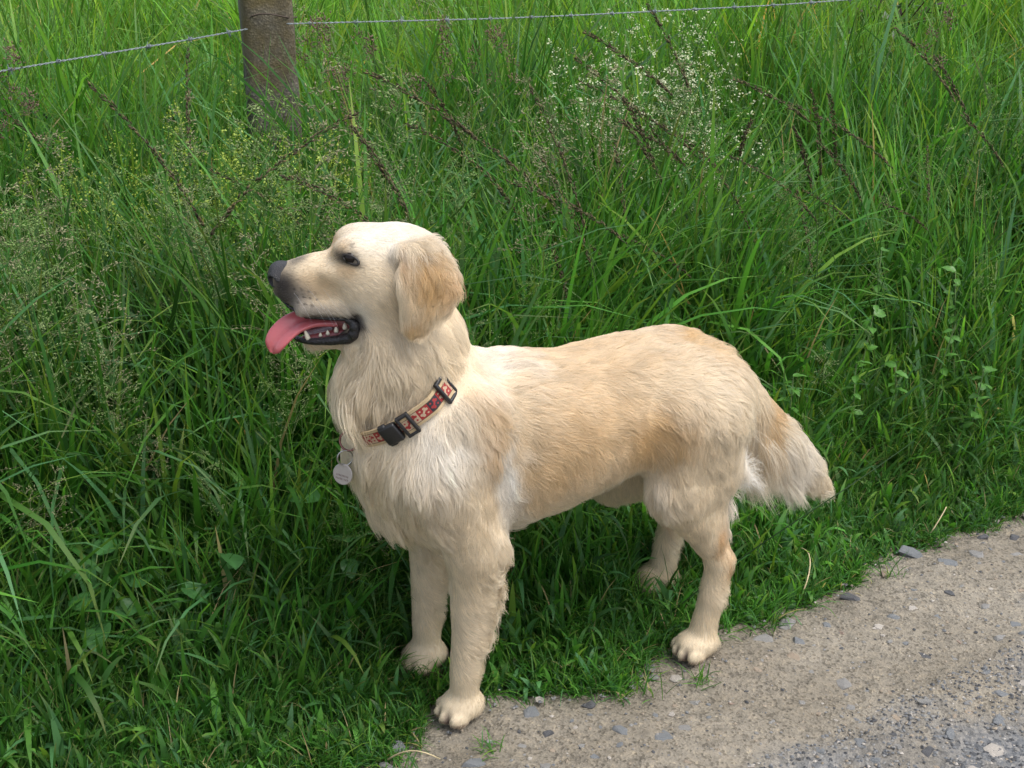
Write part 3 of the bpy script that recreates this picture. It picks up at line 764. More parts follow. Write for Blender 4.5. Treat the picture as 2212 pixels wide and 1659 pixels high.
AP, AD, AL, AF, AK = [], [], [], [], []
def _add(p, d, l_, f_, c_):
    d = np.array(d, float); AP.append(p); AD.append(d / np.linalg.norm(d)); AL.append(l_); AF.append(f_); AK.append(c_)
for p_, d_, l_, f_, c_ in ANC:
    for sy in (1, -1): _add(np.array(p_) * (1, sy, 1), np.array(d_) * (1, sy, 1), l_, f_, c_)
for p_, d_, l_, f_, c_ in HANC:
    for sy in (1, -1): _add(h2d(np.array(p_) * (1, sy, 1)), (np.array(d_, float) * (1, sy, 1)) @ HM, l_, f_, c_)
AP, AD, AL, AF, AK = map(np.array, (AP, AD, AL, AF, AK))

def comb(P):
    D_, L_, F_, K_ = [], [], [], []
    for s0 in range(0, len(P), 20000):
        d2 = ((P[s0:s0 + 20000, None] - AP[None]) ** 2).sum(-1)
        w = 1 / (d2 + 0.012 ** 2) ** 2.2
        w /= w.sum(1, keepdims=True)
        D_.append(w @ AD); L_.append(w @ AL); F_.append(w @ AF); K_.append(w @ AK)
    return np.concatenate(D_), np.concatenate(L_), np.concatenate(F_), np.concatenate(K_)

def fur_free(P, Nr):
    """no coat on nose, lips, eyes, inside the mouth, under the paws"""
    H = d2h(P); Ha = H.copy(); Ha[:, 1] = np.abs(Ha[:, 1])
    bad = (P[:, 2] < 0.003)
    bad |= (((Ha - (.150, 0, -.010)) / (.017, .022, .019)) ** 2).sum(1) < 1
    bad |= (((Ha - (EX, .04, EZ)) / (.0098, .03, .0052)) ** 2).sum(1) < 1
    inm = (Ha[:, 0] > .045) & (Ha[:, 0] < .17) & (Ha[:, 2] < -.052) & (Ha[:, 2] > -.090 - (Ha[:, 0] - .05) * .10)
    Nh = Nr @ HM.T
    bad |= inm & (np.abs(Nh[:, 2]) > 0.35)
    bad |= inm & (Ha[:, 2] < -.060)
    bad |= (Ha[:, 1] < .028) & (Ha[:, 0] > .05) & (Ha[:, 2] < -.055) & (Ha[:, 2] > -.098)
    return bad

def grow(nst, seed, length_mul=1.0, rad=0.00028, npts=6, weight_pow=0.5, jit=0.25, boost=None):
    r = np.random.default_rng(seed)
    cen = DV[DTRI].mean(1)
    _, Lc, _, _ = comb(cen)
    w = DAREA * (0.35 + (Lc / 0.03) ** weight_pow)
    Hc = d2h(cen); w *= np.where((cen[:, 2] > .56) & (Lc < .02), 2.2, 1.0)
    w *= np.where(cen[:, 0] < -.29, 2.6, 1.0)
    ti = r.choice(len(DTRI), nst, p=w / w.sum())
    a, b = r.random(nst), r.random(nst); fl = a + b > 1; a[fl], b[fl] = 1 - a[fl], 1 - b[fl]
    tr_ = DTRI[ti]
    P = DV[tr_[:, 0]] * (1 - a - b)[:, None] + DV[tr_[:, 1]] * a[:, None] + DV[tr_[:, 2]] * b[:, None]
    Nr = VN[tr_[:, 0]] * (1 - a - b)[:, None] + VN[tr_[:, 1]] * a[:, None] + VN[tr_[:, 2]] * b[:, None]
    Nr /= np.linalg.norm(Nr, axis=1)[:, None]
    keep = ~fur_free(P, Nr); P, Nr = P[keep], Nr[keep]; n = len(P)
    D_, L_, F_, K_ = comb(P)
    nz = np.stack([vnoise(P + o_, 22) - .5 for o_ in (0, 11.3, 23.7)], 1)
    nz2 = np.stack([vnoise(P + o_, 75) - .5 for o_ in (5, 16.3, 28.7)], 1)
    longish = np.clip((L_ - .008) / .02, 0, 1)[:, None]
    D_ = D_ / (np.linalg.norm(D_, axis=1)[:, None] + 1e-9) + nz * (0.40 + 0.85 * K_)[:, None] * longish + nz2 * (0.22 + 0.5 * np.clip((K_ - .6) / .2, 0, 1))[:, None] * longish + r.normal(0, jit, (n, 3)) * 0.36
    T = D_ - Nr * (D_ * Nr).sum(1)[:, None]; T /= np.linalg.norm(T, axis=1)[:, None] + 1e-9
    L_ = L_ * length_mul * (0.30 + 0.88 * r.random(n) ** .7) * (1 + 0.5 * (vnoise(P + 41, 40) - .5))
    F_ = F_ * r.uniform(0.5, 1.6, n) * (1 + 1.0 * (vnoise(P + 61, 48) - .5))
    # pressed flat under the collar
    cd = (P - COLLAR_C) @ COLLAR_N; near = (np.abs(cd) < 0.016) & (np.linalg.norm(P - COLLAR_C, axis=1) < 0.16) & (P[:, 2] > .40)
    L_[near] = np.minimum(L_[near], .008); F_[near] = .03
    above = (cd >= .016) & (cd < .05) & (np.linalg.norm(P - COLLAR_C, axis=1) < 0.16)
    ruff = np.clip((P[:, 0] - .235) / .03, 0, 1)               # the throat ruff falls over the strap, elsewhere the coat runs under it
    F_[above] *= (0.35 + 0.65 * np.clip((cd[above] - .016) / .03, 0, 1)) * (1 - ruff[above]) + ruff[above] * 1.0
    sag = np.clip((L_ - .03) / .06, 0, 1)
    s = np.linspace(0, 1, npts)[None, :, None]
    S = P[:, None] + L_[:, None, None] * (T[:, None] * s * (1 - .12 * s) + Nr[:, None] * (F_[:, None, None] * s * (1.25 - .85 * s)) + np.array([0, 0, -1.0]) * (sag[:, None, None] * .35 * s * s))
    # gentle wave
    side = np.cross(Nr, T); ph = r.uniform(0, 6.28, n)[:, None, None] * .35 + (vnoise(P + 90, 30) * 14)[:, None, None]
    S += side[:, None] * (np.sin(ph + s * 5.0) - np.sin(ph)) * (L_ * .07)[:, None, None] * longish[:, None]
    # clump towards guide strands
    ng = max(1, n // 44)
    gi = r.choice(n, ng, replace=False)
    kd = kdtree.KDTree(ng)
    for j, g_ in enumerate(gi): kd.insert(P[g_], j)
    kd.balance()
    nearest = np.array([kd.find(q)[1] for q in P])
    G = S[gi][nearest]
    k = K_[:, None, None] * longish[:, None] * (s ** 1.3) * r.uniform(.45, 1.15, n)[:, None, None]
    S += (G - S) * np.clip(k, 0, .96)
    # keep strands out of the skin and off the ground
    S[..., 2] = np.maximum(S[..., 2], 0.0015)
    C_ = coat_color(P)
    C_ *= (1 + r.normal(0, .06, n) + (vnoise(P + 33, 90) - .5) * .14 + r.normal(0, .075, ng)[nearest])[:, None]
    return S, L_, np.clip(C_, 0.005, .92), P

def hair_obj(name, S, C_, rad, material, parent, taper=0.25):
    n, npts = S.shape[:2]
    cu = bpy.data.hair_curves.new(name)
    cu.add_curves([npts] * n)
    cu.attributes["position"].data.foreach_set("vector", np.ascontiguousarray(S, dtype=np.float32).ravel())
    ra = cu.attributes.get("radius") or cu.attributes.new("radius", 'FLOAT', 'POINT')
    prof = np.interp(np.linspace(0, 1, npts), [0, .5, 1], [1, .85, taper])
    ra.data.foreach_set("value", (np.asarray(rad)[:, None] * prof[None]).astype(np.float32).ravel())
    ca = cu.attributes.new("tint", 'FLOAT_COLOR', 'CURVE')
    c4 = np.ones((n, 4), np.float32); c4[:, :3] = C_
    ca.data.foreach_set("color", c4.ravel())
    cu.materials.append(material)
    o = bpy.data.objects.new(name, cu); COL.objects.link(o); o.parent = parent
    return o

m, nt, p = mat("coat_hair")
at = nt.nodes.new("ShaderNodeAttribute"); at.attribute_name = "tint"
hb = nt.nodes.new("ShaderNodeBsdfHairPrincipled")
hb.parametrization = 'COLOR'
nt.links.new(at.outputs["Color"], hb.inputs["Color"])
hb.inputs["Roughness"].default_value = 0.45; hb.inputs["Radial Roughness"].default_value = 0.6; hb.inputs["Random Roughness"].default_value = 0.3
df = nt.nodes.new("ShaderNodeBsdfDiffuse"); nt.links.new(at.outputs["Color"], df.inputs["Color"])
mx = nt.nodes.new("ShaderNodeMixShader"); mx.inputs[0].default_value = 0.45
nt.links.new(hb.outputs[0], mx.inputs[1]); nt.links.new(df.outputs[0], mx.inputs[2])
nt.links.new(mx.outputs[0], nt.nodes["Material Output"].inputs["Surface"])
m_hair = m

if "fur" not in SKIP:
    NST = 380000
    S, L_, C_, P_ = grow(NST, 21)
    rad = np.clip(0.00010 + L_ * 0.0050, 0.00013, 0.00030)
    hair_obj("fur", S, C_, rad, m_hair, dog)
    # whiskers
    r = np.random.default_rng(5)
    Wv = []
    for k in range(7):
        sd = 1 if k < 5 else -1
        x, z = .088 + .05 * r.random(), -.048 + .03 * r.random()
        b0 = head_surface(x, z, sd); d = np.array([-.55, .55 * sd, -.62 + .3 * r.random()]); d /= np.linalg.norm(d); L0 = r.uniform(.03, .055)
        t = np.linspace(0, 1, 8)[:, None]
        Wv.append(h2d(b0 + d * L0 * t + np.array([0, 0, -1]) * L0 * .35 * t * t))
    hair_obj("whisker", np.array(Wv), np.full((7, 3), .5), np.full(7, .00012), m_hair, dog)

# ---------------------------------------------------------------- collar and tag (worn by the dog)
cu_ = np.cross(COLLAR_N, [0, 1, 0]); cu_ /= np.linalg.norm(cu_)
if cu_[0] < 0: cu_ = -cu_                                      # forward-and-down in the collar's plane
cw_ = np.array([0, 1.0, 0])
def neck_r(a):
    d = cu_ * math.cos(a) + cw_ * math.sin(a)
    hit = BVH.ray_cast(Vector(COLLAR_C), Vector(d))
    return hit[3] if hit[0] is not None else 0.1
NA = 120
angs = np.arange(NA) * 2 * math.pi / NA
rr = np.array([neck_r(a) for a in angs])
for _ in range(25): rr = (np.roll(rr, 1) + 2 * rr + np.roll(rr, -1)) / 4
rr += 0.0078 - 0.013 * np.clip((-np.cos(angs) - .10) / .35, 0, 1)
def loop_pt(a, off=0.0, h=0.0):
    """point on the strap at angle a (0 = throat, + = the dog's left), off outwards, h along the neck"""
    r_ = np.interp(a % (2 * math.pi), np.append(angs, 2 * math.pi), np.append(rr, rr[0]))
    # the strap is a band on a cone: it leans with the neck
    return COLLAR_C + (cu_ * math.cos(a) + cw_ * math.sin(a)) * (r_ + off - 0.10 * h) + COLLAR_N * (h + 0.006 * math.sin(a) ** 2)
dogw = Matrix.Translation(Vector(DOG_O)) @ Matrix.Rotation(DOG_RZ, 4, 'Z')
collar = tag(empty("dog_collar", DOG_O, DOG_RZ), "tan dog collar with red bone print and black buckle round the dog's neck", "dog collar")

# band material: tan webbing, printed centre stripe of red / cream / black squares with bone-like marks
m, nt, p = mat("collar_webbing")
uvn = nt.nodes.new("ShaderNodeUVMap"); uvn.uv_map = "UVMap"
sep = nt.nodes.new("ShaderNodeSeparateXYZ"); nt.links.new(uvn.outputs[0], sep.inputs[0])
def mth(op, a, b=None, c=None):
    x = nt.nodes.new("ShaderNodeMath"); x.operation = op
    for i, q in enumerate((a, b, c)):
        if q is None: continue
        if isinstance(q, (int, float)): x.inputs[i].default_value = q
        else: nt.links.new(q, x.inputs[i])
    return x.outputs[0]
U, Vv = sep.outputs[0], sep.outputs[1]                         # U counts squares, V 0..1 across
cell = mth('FLOOR', U)
fu = mth('SUBTRACT', mth('FRACT', U), 0.5)
fv = mth('MULTIPLY', mth('SUBTRACT', Vv, 0.5), 1.65)
par = mth('MODULO', cell, 4.0)
def eq(v): return mth('COMPARE', par, float(v), 0.1)
def mix_(fac, a, b):
    x = nt.nodes.new("ShaderNodeMix"); x.data_type = 'RGBA'; nt.links.new(fac, x.inputs[0])
    for q, k in ((a, 6), (b, 7)):
        if isinstance(q, tuple): x.inputs[k].default_value = (*q, 1)
        else: nt.links.new(q, x.inputs[k])
    return x.outputs[2]
RED, CRM, BLK = (0.27, 0.020, 0.020), (0.42, 0.30, 0.20), (0.020, 0.016, 0.022)
bgc = mix_(eq(1), mix_(eq(3), RED, CRM), BLK)
fgc = mix_(eq(1), mix_(eq(3), CRM, RED), RED)
# bone mark: a bar on the diagonal with four round ends
du = mth('MULTIPLY', mth('ADD', fu, fv), 0.7071); dv = mth('MULTIPLY', mth('SUBTRACT', fu, fv), 0.7071)
bar = mth('MULTIPLY', mth('LESS_THAN', mth('ABSOLUTE', du), 0.28), mth('LESS_THAN', mth('ABSOLUTE', dv), 0.085))
eu = mth('SUBTRACT', mth('ABSOLUTE', du), 0.28); ev = mth('SUBTRACT', mth('ABSOLUTE', dv), 0.10)
knob = mth('LESS_THAN', mth('ADD', mth('MULTIPLY', eu, eu), mth('MULTIPLY', ev, ev)), 0.016)
bone = mth('MAXIMUM', bar, knob)
dot = mth('LESS_THAN', mth('ADD', mth('POWER', mth('SUBTRACT', mth('ABSOLUTE', dv), 0.36), 2.0), mth('POWER', du, 2.0)), 0.007)
bone = mth('MAXIMUM', bone, dot)
prn = mix_(bone, bgc, fgc)
inband = mth('LESS_THAN', mth('ABSOLUTE', fv), 0.5)
edge_ = mth('COMPARE', mth('ABSOLUTE', fv), 0.53, 0.03)
tanc = mix_(edge_, (0.44, 0.33, 0.19), (0.10, 0.06, 0.03))
nt.links.new(mix_(inband, tanc, prn), p.inputs["Base Color"])
p.inputs["Roughness"].default_value = 0.7
wv = nt.nodes.new("ShaderNodeTexNoise"); wv.inputs["Scale"].default_value = 900
tc = nt.nodes.new("ShaderNodeTexCoord"); nt.links.new(tc.outputs["Object"], wv.inputs["Vector"])
bb = nt.nodes.new("ShaderNodeBump"); bb.inputs["Strength"].default_value = 0.5; bb.inputs["Distance"].default_value = 0.0008
nt.links.new(wv.outputs["Fac"], bb.inputs["Height"]); nt.links.new(bb.outputs[0], p.inputs["Normal"])
m_band = m
BW, BT = 0.0125, 0.0012                                         # half width, half thickness
def band(a0, a1, off, n, u0=0.0):
    V, F, Cn, UV = [], [], [], []
    ulen = 0.0
    pts = [loop_pt(a, off) for a in np.linspace(a0, a1, n)]
    us = np.concatenate([[0], np.cumsum(np.linalg.norm(np.diff(pts, axis=0), axis=1))]) / 0.0172 + u0
    for i, a in enumerate(np.linspace(a0, a1, n)):
        V += [loop_pt(a, off + BT, BW), loop_pt(a, off + BT, -BW), loop_pt(a, off - BT, -BW), loop_pt(a, off - BT, BW)]
    for i in range(n - 1):
        for k in range(4):
            k2 = (k + 1) % 4
            F += [i * 4 + k, i * 4 + k2, i * 4 + 4 + k2, i * 4 + 4 + k]; Cn.append(4)
            vv = [1, 0] if k == 0 else ([0, 1] if k == 2 else ([0, 0] if k == 1 else [1, 1]))
            UV += [(us[i], vv[0]), (us[i], vv[1]), (us[i + 1], vv[1]), (us[i + 1], vv[0])]
    F += [3, 2, 1, 0] + [n * 4 - 4, n * 4 - 3, n * 4 - 2, n * 4 - 1]; Cn += [4, 4]; UV += [(0, 0)] * 8
    me = mesh_np("strap", np.array(V), np.array(F), np.array(Cn), m_band, smooth=False)
    uv = me.uv_layers.new(name="UVMap")
    if len(uv.data) == len(UV): uv.data.foreach_set("uv", np.array(UV, np.float32).ravel())
    return me
obj("strap", band(0.02, 2 * math.pi - 0.02, 0, 140, 0.35), collar)
m_plastic = simple_mat("black_plastic", (0.014, 0.014, 0.015), 0.4, 0.5, bump=0.15, bscale=500)
def frame_at(a, off=0.0):
    c = loop_pt(a, off); t = loop_pt(a + .02, off) - loop_pt(a - .02, off); t /= np.linalg.norm(t)
    hN = loop_pt(a, off, .01) - loop_pt(a, off, -.01); hN = hN - t * (hN @ t); hN /= np.linalg.norm(hN)
    o_ = np.cross(t, hN)
    if o_ @ (c - COLLAR_C) < 0: o_ = -o_
    return c, np.stack([t, hN, o_])
def bevel_box(lx, ly, lz, bev):
    bm = bmesh.new(); bmesh.ops.create_cube(bm, size=1)
    for v in bm.verts: v.co = Vector((v.co.x * lx, v.co.y * ly, v.co.z * lz))
    bmesh.ops.bevel(bm, geom=bm.edges[:] + bm.verts[:], offset=bev, segments=2, affect='EDGES', profile=.5)
    V = np.array([v.co[:] for v in bm.verts]); bm.verts.index_update()
    F = [v.index for f in bm.faces for v in f.verts]; Cn = [len(f.verts) for f in bm.faces]; bm.free()
    return V, np.array(F), np.array(Cn)
def place(parts, c, M):
    V, F, Cn = joinparts(parts); return c + V @ M, F, Cn
def shift(part, d): return part[0] + np.array(d), part[1], part[2]
def frame_ring(lx, ly, t, th):
    return [shift(bevel_box(t, ly, th, t * .3), (lx / 2 - t / 2, 0, 0)), shift(bevel_box(t, ly, th, t * .3), (-lx / 2 + t / 2, 0, 0)),
            shift(bevel_box(lx - t * 1.2, t, th * .95, t * .3), (0, ly / 2 - t / 2, 0)), shift(bevel_box(lx - t * 1.2, t, th * .95, t * .3), (0, -ly / 2 + t / 2, 0))]
def ang_for(px_xz):
    """strap angle on the dog's left that is nearest to a dog-frame point"""
    aa = np.linspace(0, math.pi, 400); d = [np.linalg.norm(loop_pt(a) - px_xz) for a in aa]; return aa[int(np.argmin(d))]
A_RING, A_BUCK, A_SLID = 0.06, ang_for(np.array([.268, .07, .478])), ang_for(np.array([.205, .095, .530]))
c, M = frame_at(A_BUCK - .10, 0.0045)
bk = obj("buckle", mesh_np("buckle", *place([bevel_box(.026, .029, .010, .003), shift(bevel_box(.012, .0345, .0075, .0025), (-.006, 0, 0))], c, M), m_plastic), collar)
c2, M2 = frame_at(A_BUCK + .17, 0.0045)
obj("buckle_loop", mesh_np("buckle_loop", *place(frame_ring(.019, .034, .0045, .007), c2, M2), m_plastic), bk)
c, M = frame_at(A_SLID, 0.004)
sl = obj("slider", mesh_np("slider", *place(frame_ring(.023, .036, .0045, .006), c, M), m_plastic), collar)
obj("strap", band(A_SLID - .10, A_SLID + .11, 0.0045, 10, 2.2), collar)
obj("strap", band(A_BUCK + .10, A_BUCK + .24, 0.0045, 8, 3.0), collar)
# D-ring at the throat
m_copper = simple_mat("copper_ring", (0.26, 0.13, 0.12), 0.35, 0.5, metal=0.9)
m_steel = simple_mat("steel_ring", (0.42, 0.41, 0.39), 0.3, 0.5, metal=1.0)
m_tag = simple_mat("tag_metal", (0.44, 0.40, 0.37), 0.45, 0.5, metal=0.7, bump=0.15, bscale=160)
def ring_mesh(c, a1, a2, R, r_, n=28, arc=2 * math.pi, start=0):
    t = start + np.linspace(0, arc, n); pts = c + R * (np.cos(t)[:, None] * a1 + np.sin(t)[:, None] * a2)
    return tube(pts, r_, 8, close=arc < 6)
c, M = frame_at(A_RING, 0.007)
dn = np.array([0.25, 0.10, -1.0]); dn /= np.linalg.norm(dn)
view_side = np.array([.75, .66, 0.0]); view_side = view_side - dn * (view_side @ dn); view_side /= np.linalg.norm(view_side)   # the ring's flat faces front-left of the dog
acr = np.cross(dn, view_side); acr /= np.linalg.norm(acr)
rc = c - M[2] * .005 - COLLAR_N * .002
obj("ring", mesh_np("ring", *ring_mesh(rc + dn * .006, acr, dn, .0125, .0015), m_copper), collar)
dtag = tag(empty("dog_tag", DOG_O, DOG_RZ), "round pale metal name disc hanging from the collar's ring", "tag")
r2 = rc + dn * (.006 + .0125 + .0105)
acr2 = acr * .75 + view_side * .66; acr2 /= np.linalg.norm(acr2)
obj("split_ring", mesh_np("split_ring", *joinparts([ring_mesh(r2, acr2, dn, .0105, .0009), ring_mesh(r2 + view_side * .0016, acr2, dn, .0105, .0009)]), m_steel), dtag)
dc = r2 + dn * (.0105 + .0125)
nF = 40; V = []
for zf in (.0007, -.0007):
    for R_ in (.0145, .0140):
        pass
t_ = np.arange(nF) * 2 * math.pi / nF
rim = np.cos(t_)[:, None] * acr + np.sin(t_)[:, None] * dn
V = np.concatenate([dc + rim * .0137 + view_side * .0010, dc + rim * .0145 + view_side * .0005, dc + rim * .0145 - view_side * .0005, dc + rim * .0137 - view_side * .0010])
F = [x for l_ in range(3) for k in range(nF) for x in (l_ * nF + k, l_ * nF + (k + 1) % nF, l_ * nF + nF + (k + 1) % nF, l_ * nF + nF + k)] + list(range(nF))[::-1] + list(range(3 * nF, 4 * nF))
obj("disc", mesh_np("disc", V, np.array(F), np.array([4] * (3 * nF) + [nF, nF]), m_tag, smooth=False), dtag)
# worn engraving: two short rows of strokes
r = np.random.default_rng(9); eng = []
for row in (0.002, 0.0065):
    for k in range(9):
        cpos = dc + acr * ((k - 4) * .0021) + dn * row + view_side * .0011
        v, f, cn = bevel_box(.0011 * r.uniform(.5, 1), .0028, .0004, .0001); eng.append((cpos + v @ np.stack([acr, dn, view_side]), f, cn))
obj("engraving", mesh_np("engraving", *joinparts(eng), simple_mat("engraved_dark", (0.16, 0.12, 0.11), 0.6)), dtag)

# ---------------------------------------------------------------- fence: concrete post and barbed wire
POST = np.array([-0.537, 3.50])
m, nt, p = mat("post_concrete")
tc = nt.nodes.new("ShaderNodeTexCoord")
b_ = ramp(noise(16, 8, .7).outputs["Fac"], [(0.3, (0.055, 0.045, 0.034)), (0.5, (0.10, 0.09, 0.075)), (0.7, (0.16, 0.15, 0.135))])
vo = nt.nodes.new("ShaderNodeTexVoronoi"); vo.inputs["Scale"].default_value = 230; nt.links.new(tc.outputs["Object"], vo.inputs["Vector"])
peb = ramp(vo.outputs["Color"], [(0.0, (0.15, 0.15, 0.15)), (0.45, (0.5, 0.5, 0.5)), (0.7, (0.62, 0.6, 0.55)), (0.9, (1.0, 0.97, 0.9))])
cc_ = mixc(0.8, b_.outputs[0], peb.outputs[0], 'OVERLAY')
lich = ramp(noise(3.2, 5, .65).outputs["Fac"], [(0.44, (0, 0, 0)), (0.62, (.9, .9, .9))])
cc_ = mixc(lich.outputs[0], cc_, (0.115, 0.085, 0.022))
nt.links.new(cc_, p.inputs["Base Color"]); p.inputs["Roughness"].default_value = 0.9
bp = nt.nodes.new("ShaderNodeBump"); bp.inputs["Strength"].default_value = 0.5; bp.inputs["Distance"].default_value = 0.002
nt.links.new(vo.outputs["Distance"], bp.inputs["Height"]); nt.links.new(bp.outputs[0], p.inputs["Normal"])
bm = bmesh.new(); bmesh.ops.create_cube(bm, size=1)
for v in bm.verts: v.co = Vector((v.co.x * (.118 if v.co.z < 0 else .110), v.co.y * (.118 if v.co.z < 0 else .110), v.co.z * 1.5 + .45))
bmesh.ops.bevel(bm, geom=bm.edges[:], offset=.022, segments=4, affect='EDGES', profile=.5)
bmesh.ops.subdivide_edges(bm, edges=[e for e in bm.edges if e.calc_length() > .5], cuts=40, use_grid_fill=True)
for v in bm.verts:
    q = np.array([v.co[:]]); v.co.x += float(vnoise(q, 24)[0] - .5) * .006; v.co.y += float(vnoise(q + 9, 24)[0] - .5) * .006
me = bpy.data.meshes.new("fence_post"); bm.to_mesh(me); bm.free(); me.materials.append(m)
for f in me.polygons: f.use_smooth = True
post = tag(obj("fence_post", me, None, (POST[0], POST[1], 0)), "weathered square concrete fence post standing in the tall grass", "fence post")
post.rotation_euler = (0.0, math.radians(-.6), math.radians(14))

m_wire = simple_mat("galvanised_wire", (0.20, 0.23, 0.245), 0.5, 0.5, metal=0.25, bump=0.2, bscale=300, var=0.3)
m_tie = simple_mat("rusty_wire", (0.05, 0.035, 0.025), 0.7, 0.4)
def wire_line(ctrl, n):
    c = np.array(ctrl, float); seg = np.concatenate([[0], np.cumsum(np.linalg.norm(np.diff(c, axis=0), axis=1))])
    t = np.linspace(0, seg[-1], n); P = np.stack([np.interp(t, seg, c[:, i]) for i in range(3)], 1)
    for _ in range(60): P[1:-1] = (P[:-2] + 2 * P[1:-1] + P[2:]) / 4
    return P, t
def barbed(label, ctrl):
    root = tag(empty("barbed_wire", ctrl[0]), label, "barbed wire")
    P, t = wire_line(ctrl, 700); L = t[-1]
    d = np.gradient(P, axis=0); d /= np.linalg.norm(d, axis=1)[:, None]
    u = np.cross(d, [0, 0, 1.0]); u /= np.linalg.norm(u, axis=1)[:, None]; w = np.cross(u, d)
    for k in range(2):
        a = t / .026 * 2 * math.pi + k * math.pi
        Q = P + .0011 * (np.cos(a)[:, None] * u + np.sin(a)[:, None] * w)
        obj("strand", mesh_np("strand", *tube(Q - ctrl[0], .0009, 5), m_wire), root)
    rb = np.random.default_rng(len(label))
    for k in np.arange(.05, L, .105):
        i = int(np.searchsorted(t, k)); c = P[min(i, 699)]; i = min(i, 699)
        prt = []
        for j in range(2):
            a = rb.uniform(0, 6.28); e = np.cos(a) * u[i] + np.sin(a) * w[i]
            prt.append(tube([c - e * .011 + d[i] * (.003 * j) - ctrl[0], c + d[i] * .003 * j - ctrl[0], c + e * .011 + d[i] * (.003 * j + .002) - ctrl[0]], [.0004, .0011, .0004], 5))
        tt2 = np.linspace(0, 1, 14); hel = c + d[i] * (tt2[:, None] - .5) * .009 + .0034 * (np.cos(tt2 * 16)[:, None] * u[i] + np.sin(tt2 * 16)[:, None] * w[i])
        prt.append(tube(hel - ctrl[0], .0011, 5))
        obj("barb", mesh_np("barb", *joinparts(prt), m_wire), root)
    return root
barbed("twisted barbed wire running from the concrete post down past the yellow-green bedstraw", [np.array(v) for v in ((-.575, 3.425, .640), (-.70, 3.28, .645), (-.98, 2.985, .655), (-1.5, 2.5, .66), (-2.3, 1.8, .69))])
barbed("twisted barbed wire running from the concrete post past the white flowered bedstraw", [np.array(v) for v in ((-.49, 3.43, .650), (-.05, 3.60, .625), (.15, 3.70, .612), (.64, 3.86, .603), (1.3, 4.1, .60), (2.6, 4.6, .64))])
tp = np.array([(-.600, 3.51, .645), (-.592, 3.440, .645), (-.570, 3.428, .668), (-.548, 3.420, .686), (-.52, 3.424, .676), (-.482, 3.436, .656), (-.476, 3.50, .650)])
tie = obj("tie_wire", mesh_np("tie_wire", *tube(wire_line(tp, 40)[0], .0018, 6), m_tie))
tag(tie, "dark tie wire wrapped round the concrete post", "wire")

# ---------------------------------------------------------------- grass
def leaf_mat(name, transl=0.48, rough=0.5, spec=0.3):
    m, nt, p = mat(name)
    at = nt.nodes.new("ShaderNodeAttribute"); at.attribute_name = "tint"
    nt.links.new(at.outputs["Color"], p.inputs["Base Color"])
    p.inputs["Roughness"].default_value = rough; p.inputs["Specular IOR Level"].default_value = spec
    tr = nt.nodes.new("ShaderNodeBsdfTranslucent")
    mu = nt.nodes.new("ShaderNodeMix"); mu.data_type = 'RGBA'; mu.blend_type = 'MULTIPLY'; mu.inputs[0].default_value = 1.0
    nt.links.new(at.outputs["Color"], mu.inputs[6]); mu.inputs[7].default_value = (1.35, 1.25, 0.7, 1)
    nt.links.new(mu.outputs[2], tr.inputs["Color"])
    mx = nt.nodes.new("ShaderNodeMixShader"); mx.inputs[0].default_value = transl
    nt.links.new(p.outputs[0], mx.inputs[1]); nt.links.new(tr.outputs[0], mx.inputs[2])
    nt.links.new(mx.outputs[0], nt.nodes["Material Output"].inputs["Surface"])
    return m
m_grass = leaf_mat("grass_blade")
m_leaf = leaf_mat("weed_leaf", 0.3, 0.4, 0.4)

def verge_depth(xy):
    s, t = to_st(xy); return t_edge(s) - t
def grass_height(xy):
    g_ = verge_depth(xy)
    h = np.interp(g_, [-.02, .03, .10, .22, .40, .62, .9, 1.3, 4], [.03, .045, .075, .14, .27, .40, .48, .50, .50])
    p3 = np.c_[xy, np.zeros(len(xy))]
    h = h * (1 - .22 * np.exp(-(((xy - (POST + (0, -.25))) / (.25, .35)) ** 2).sum(1)))
    return h * (0.70 + 0.6 * vnoise(p3, 3.1)) * (0.82 + .36 * vnoise(p3 + 4, 11))

def sdf_at(Pw):
    q = np.asarray(Pw) - DOG_O; c, s = math.cos(DOG_RZ), math.sin(DOG_RZ)
    L = np.stack([q[..., 0] * c + q[..., 1] * s, -q[..., 0] * s + q[..., 1] * c, q[..., 2]], -1)
    i = np.round((L - B.lo) / B.res).astype(int); ok = ((i >= 0) & (i < B.n)).all(-1)
    i = np.clip(i, 0, B.n - 1)
    return np.where(ok, B.D[i[..., 0], i[..., 1], i[..., 2]], 0.2)

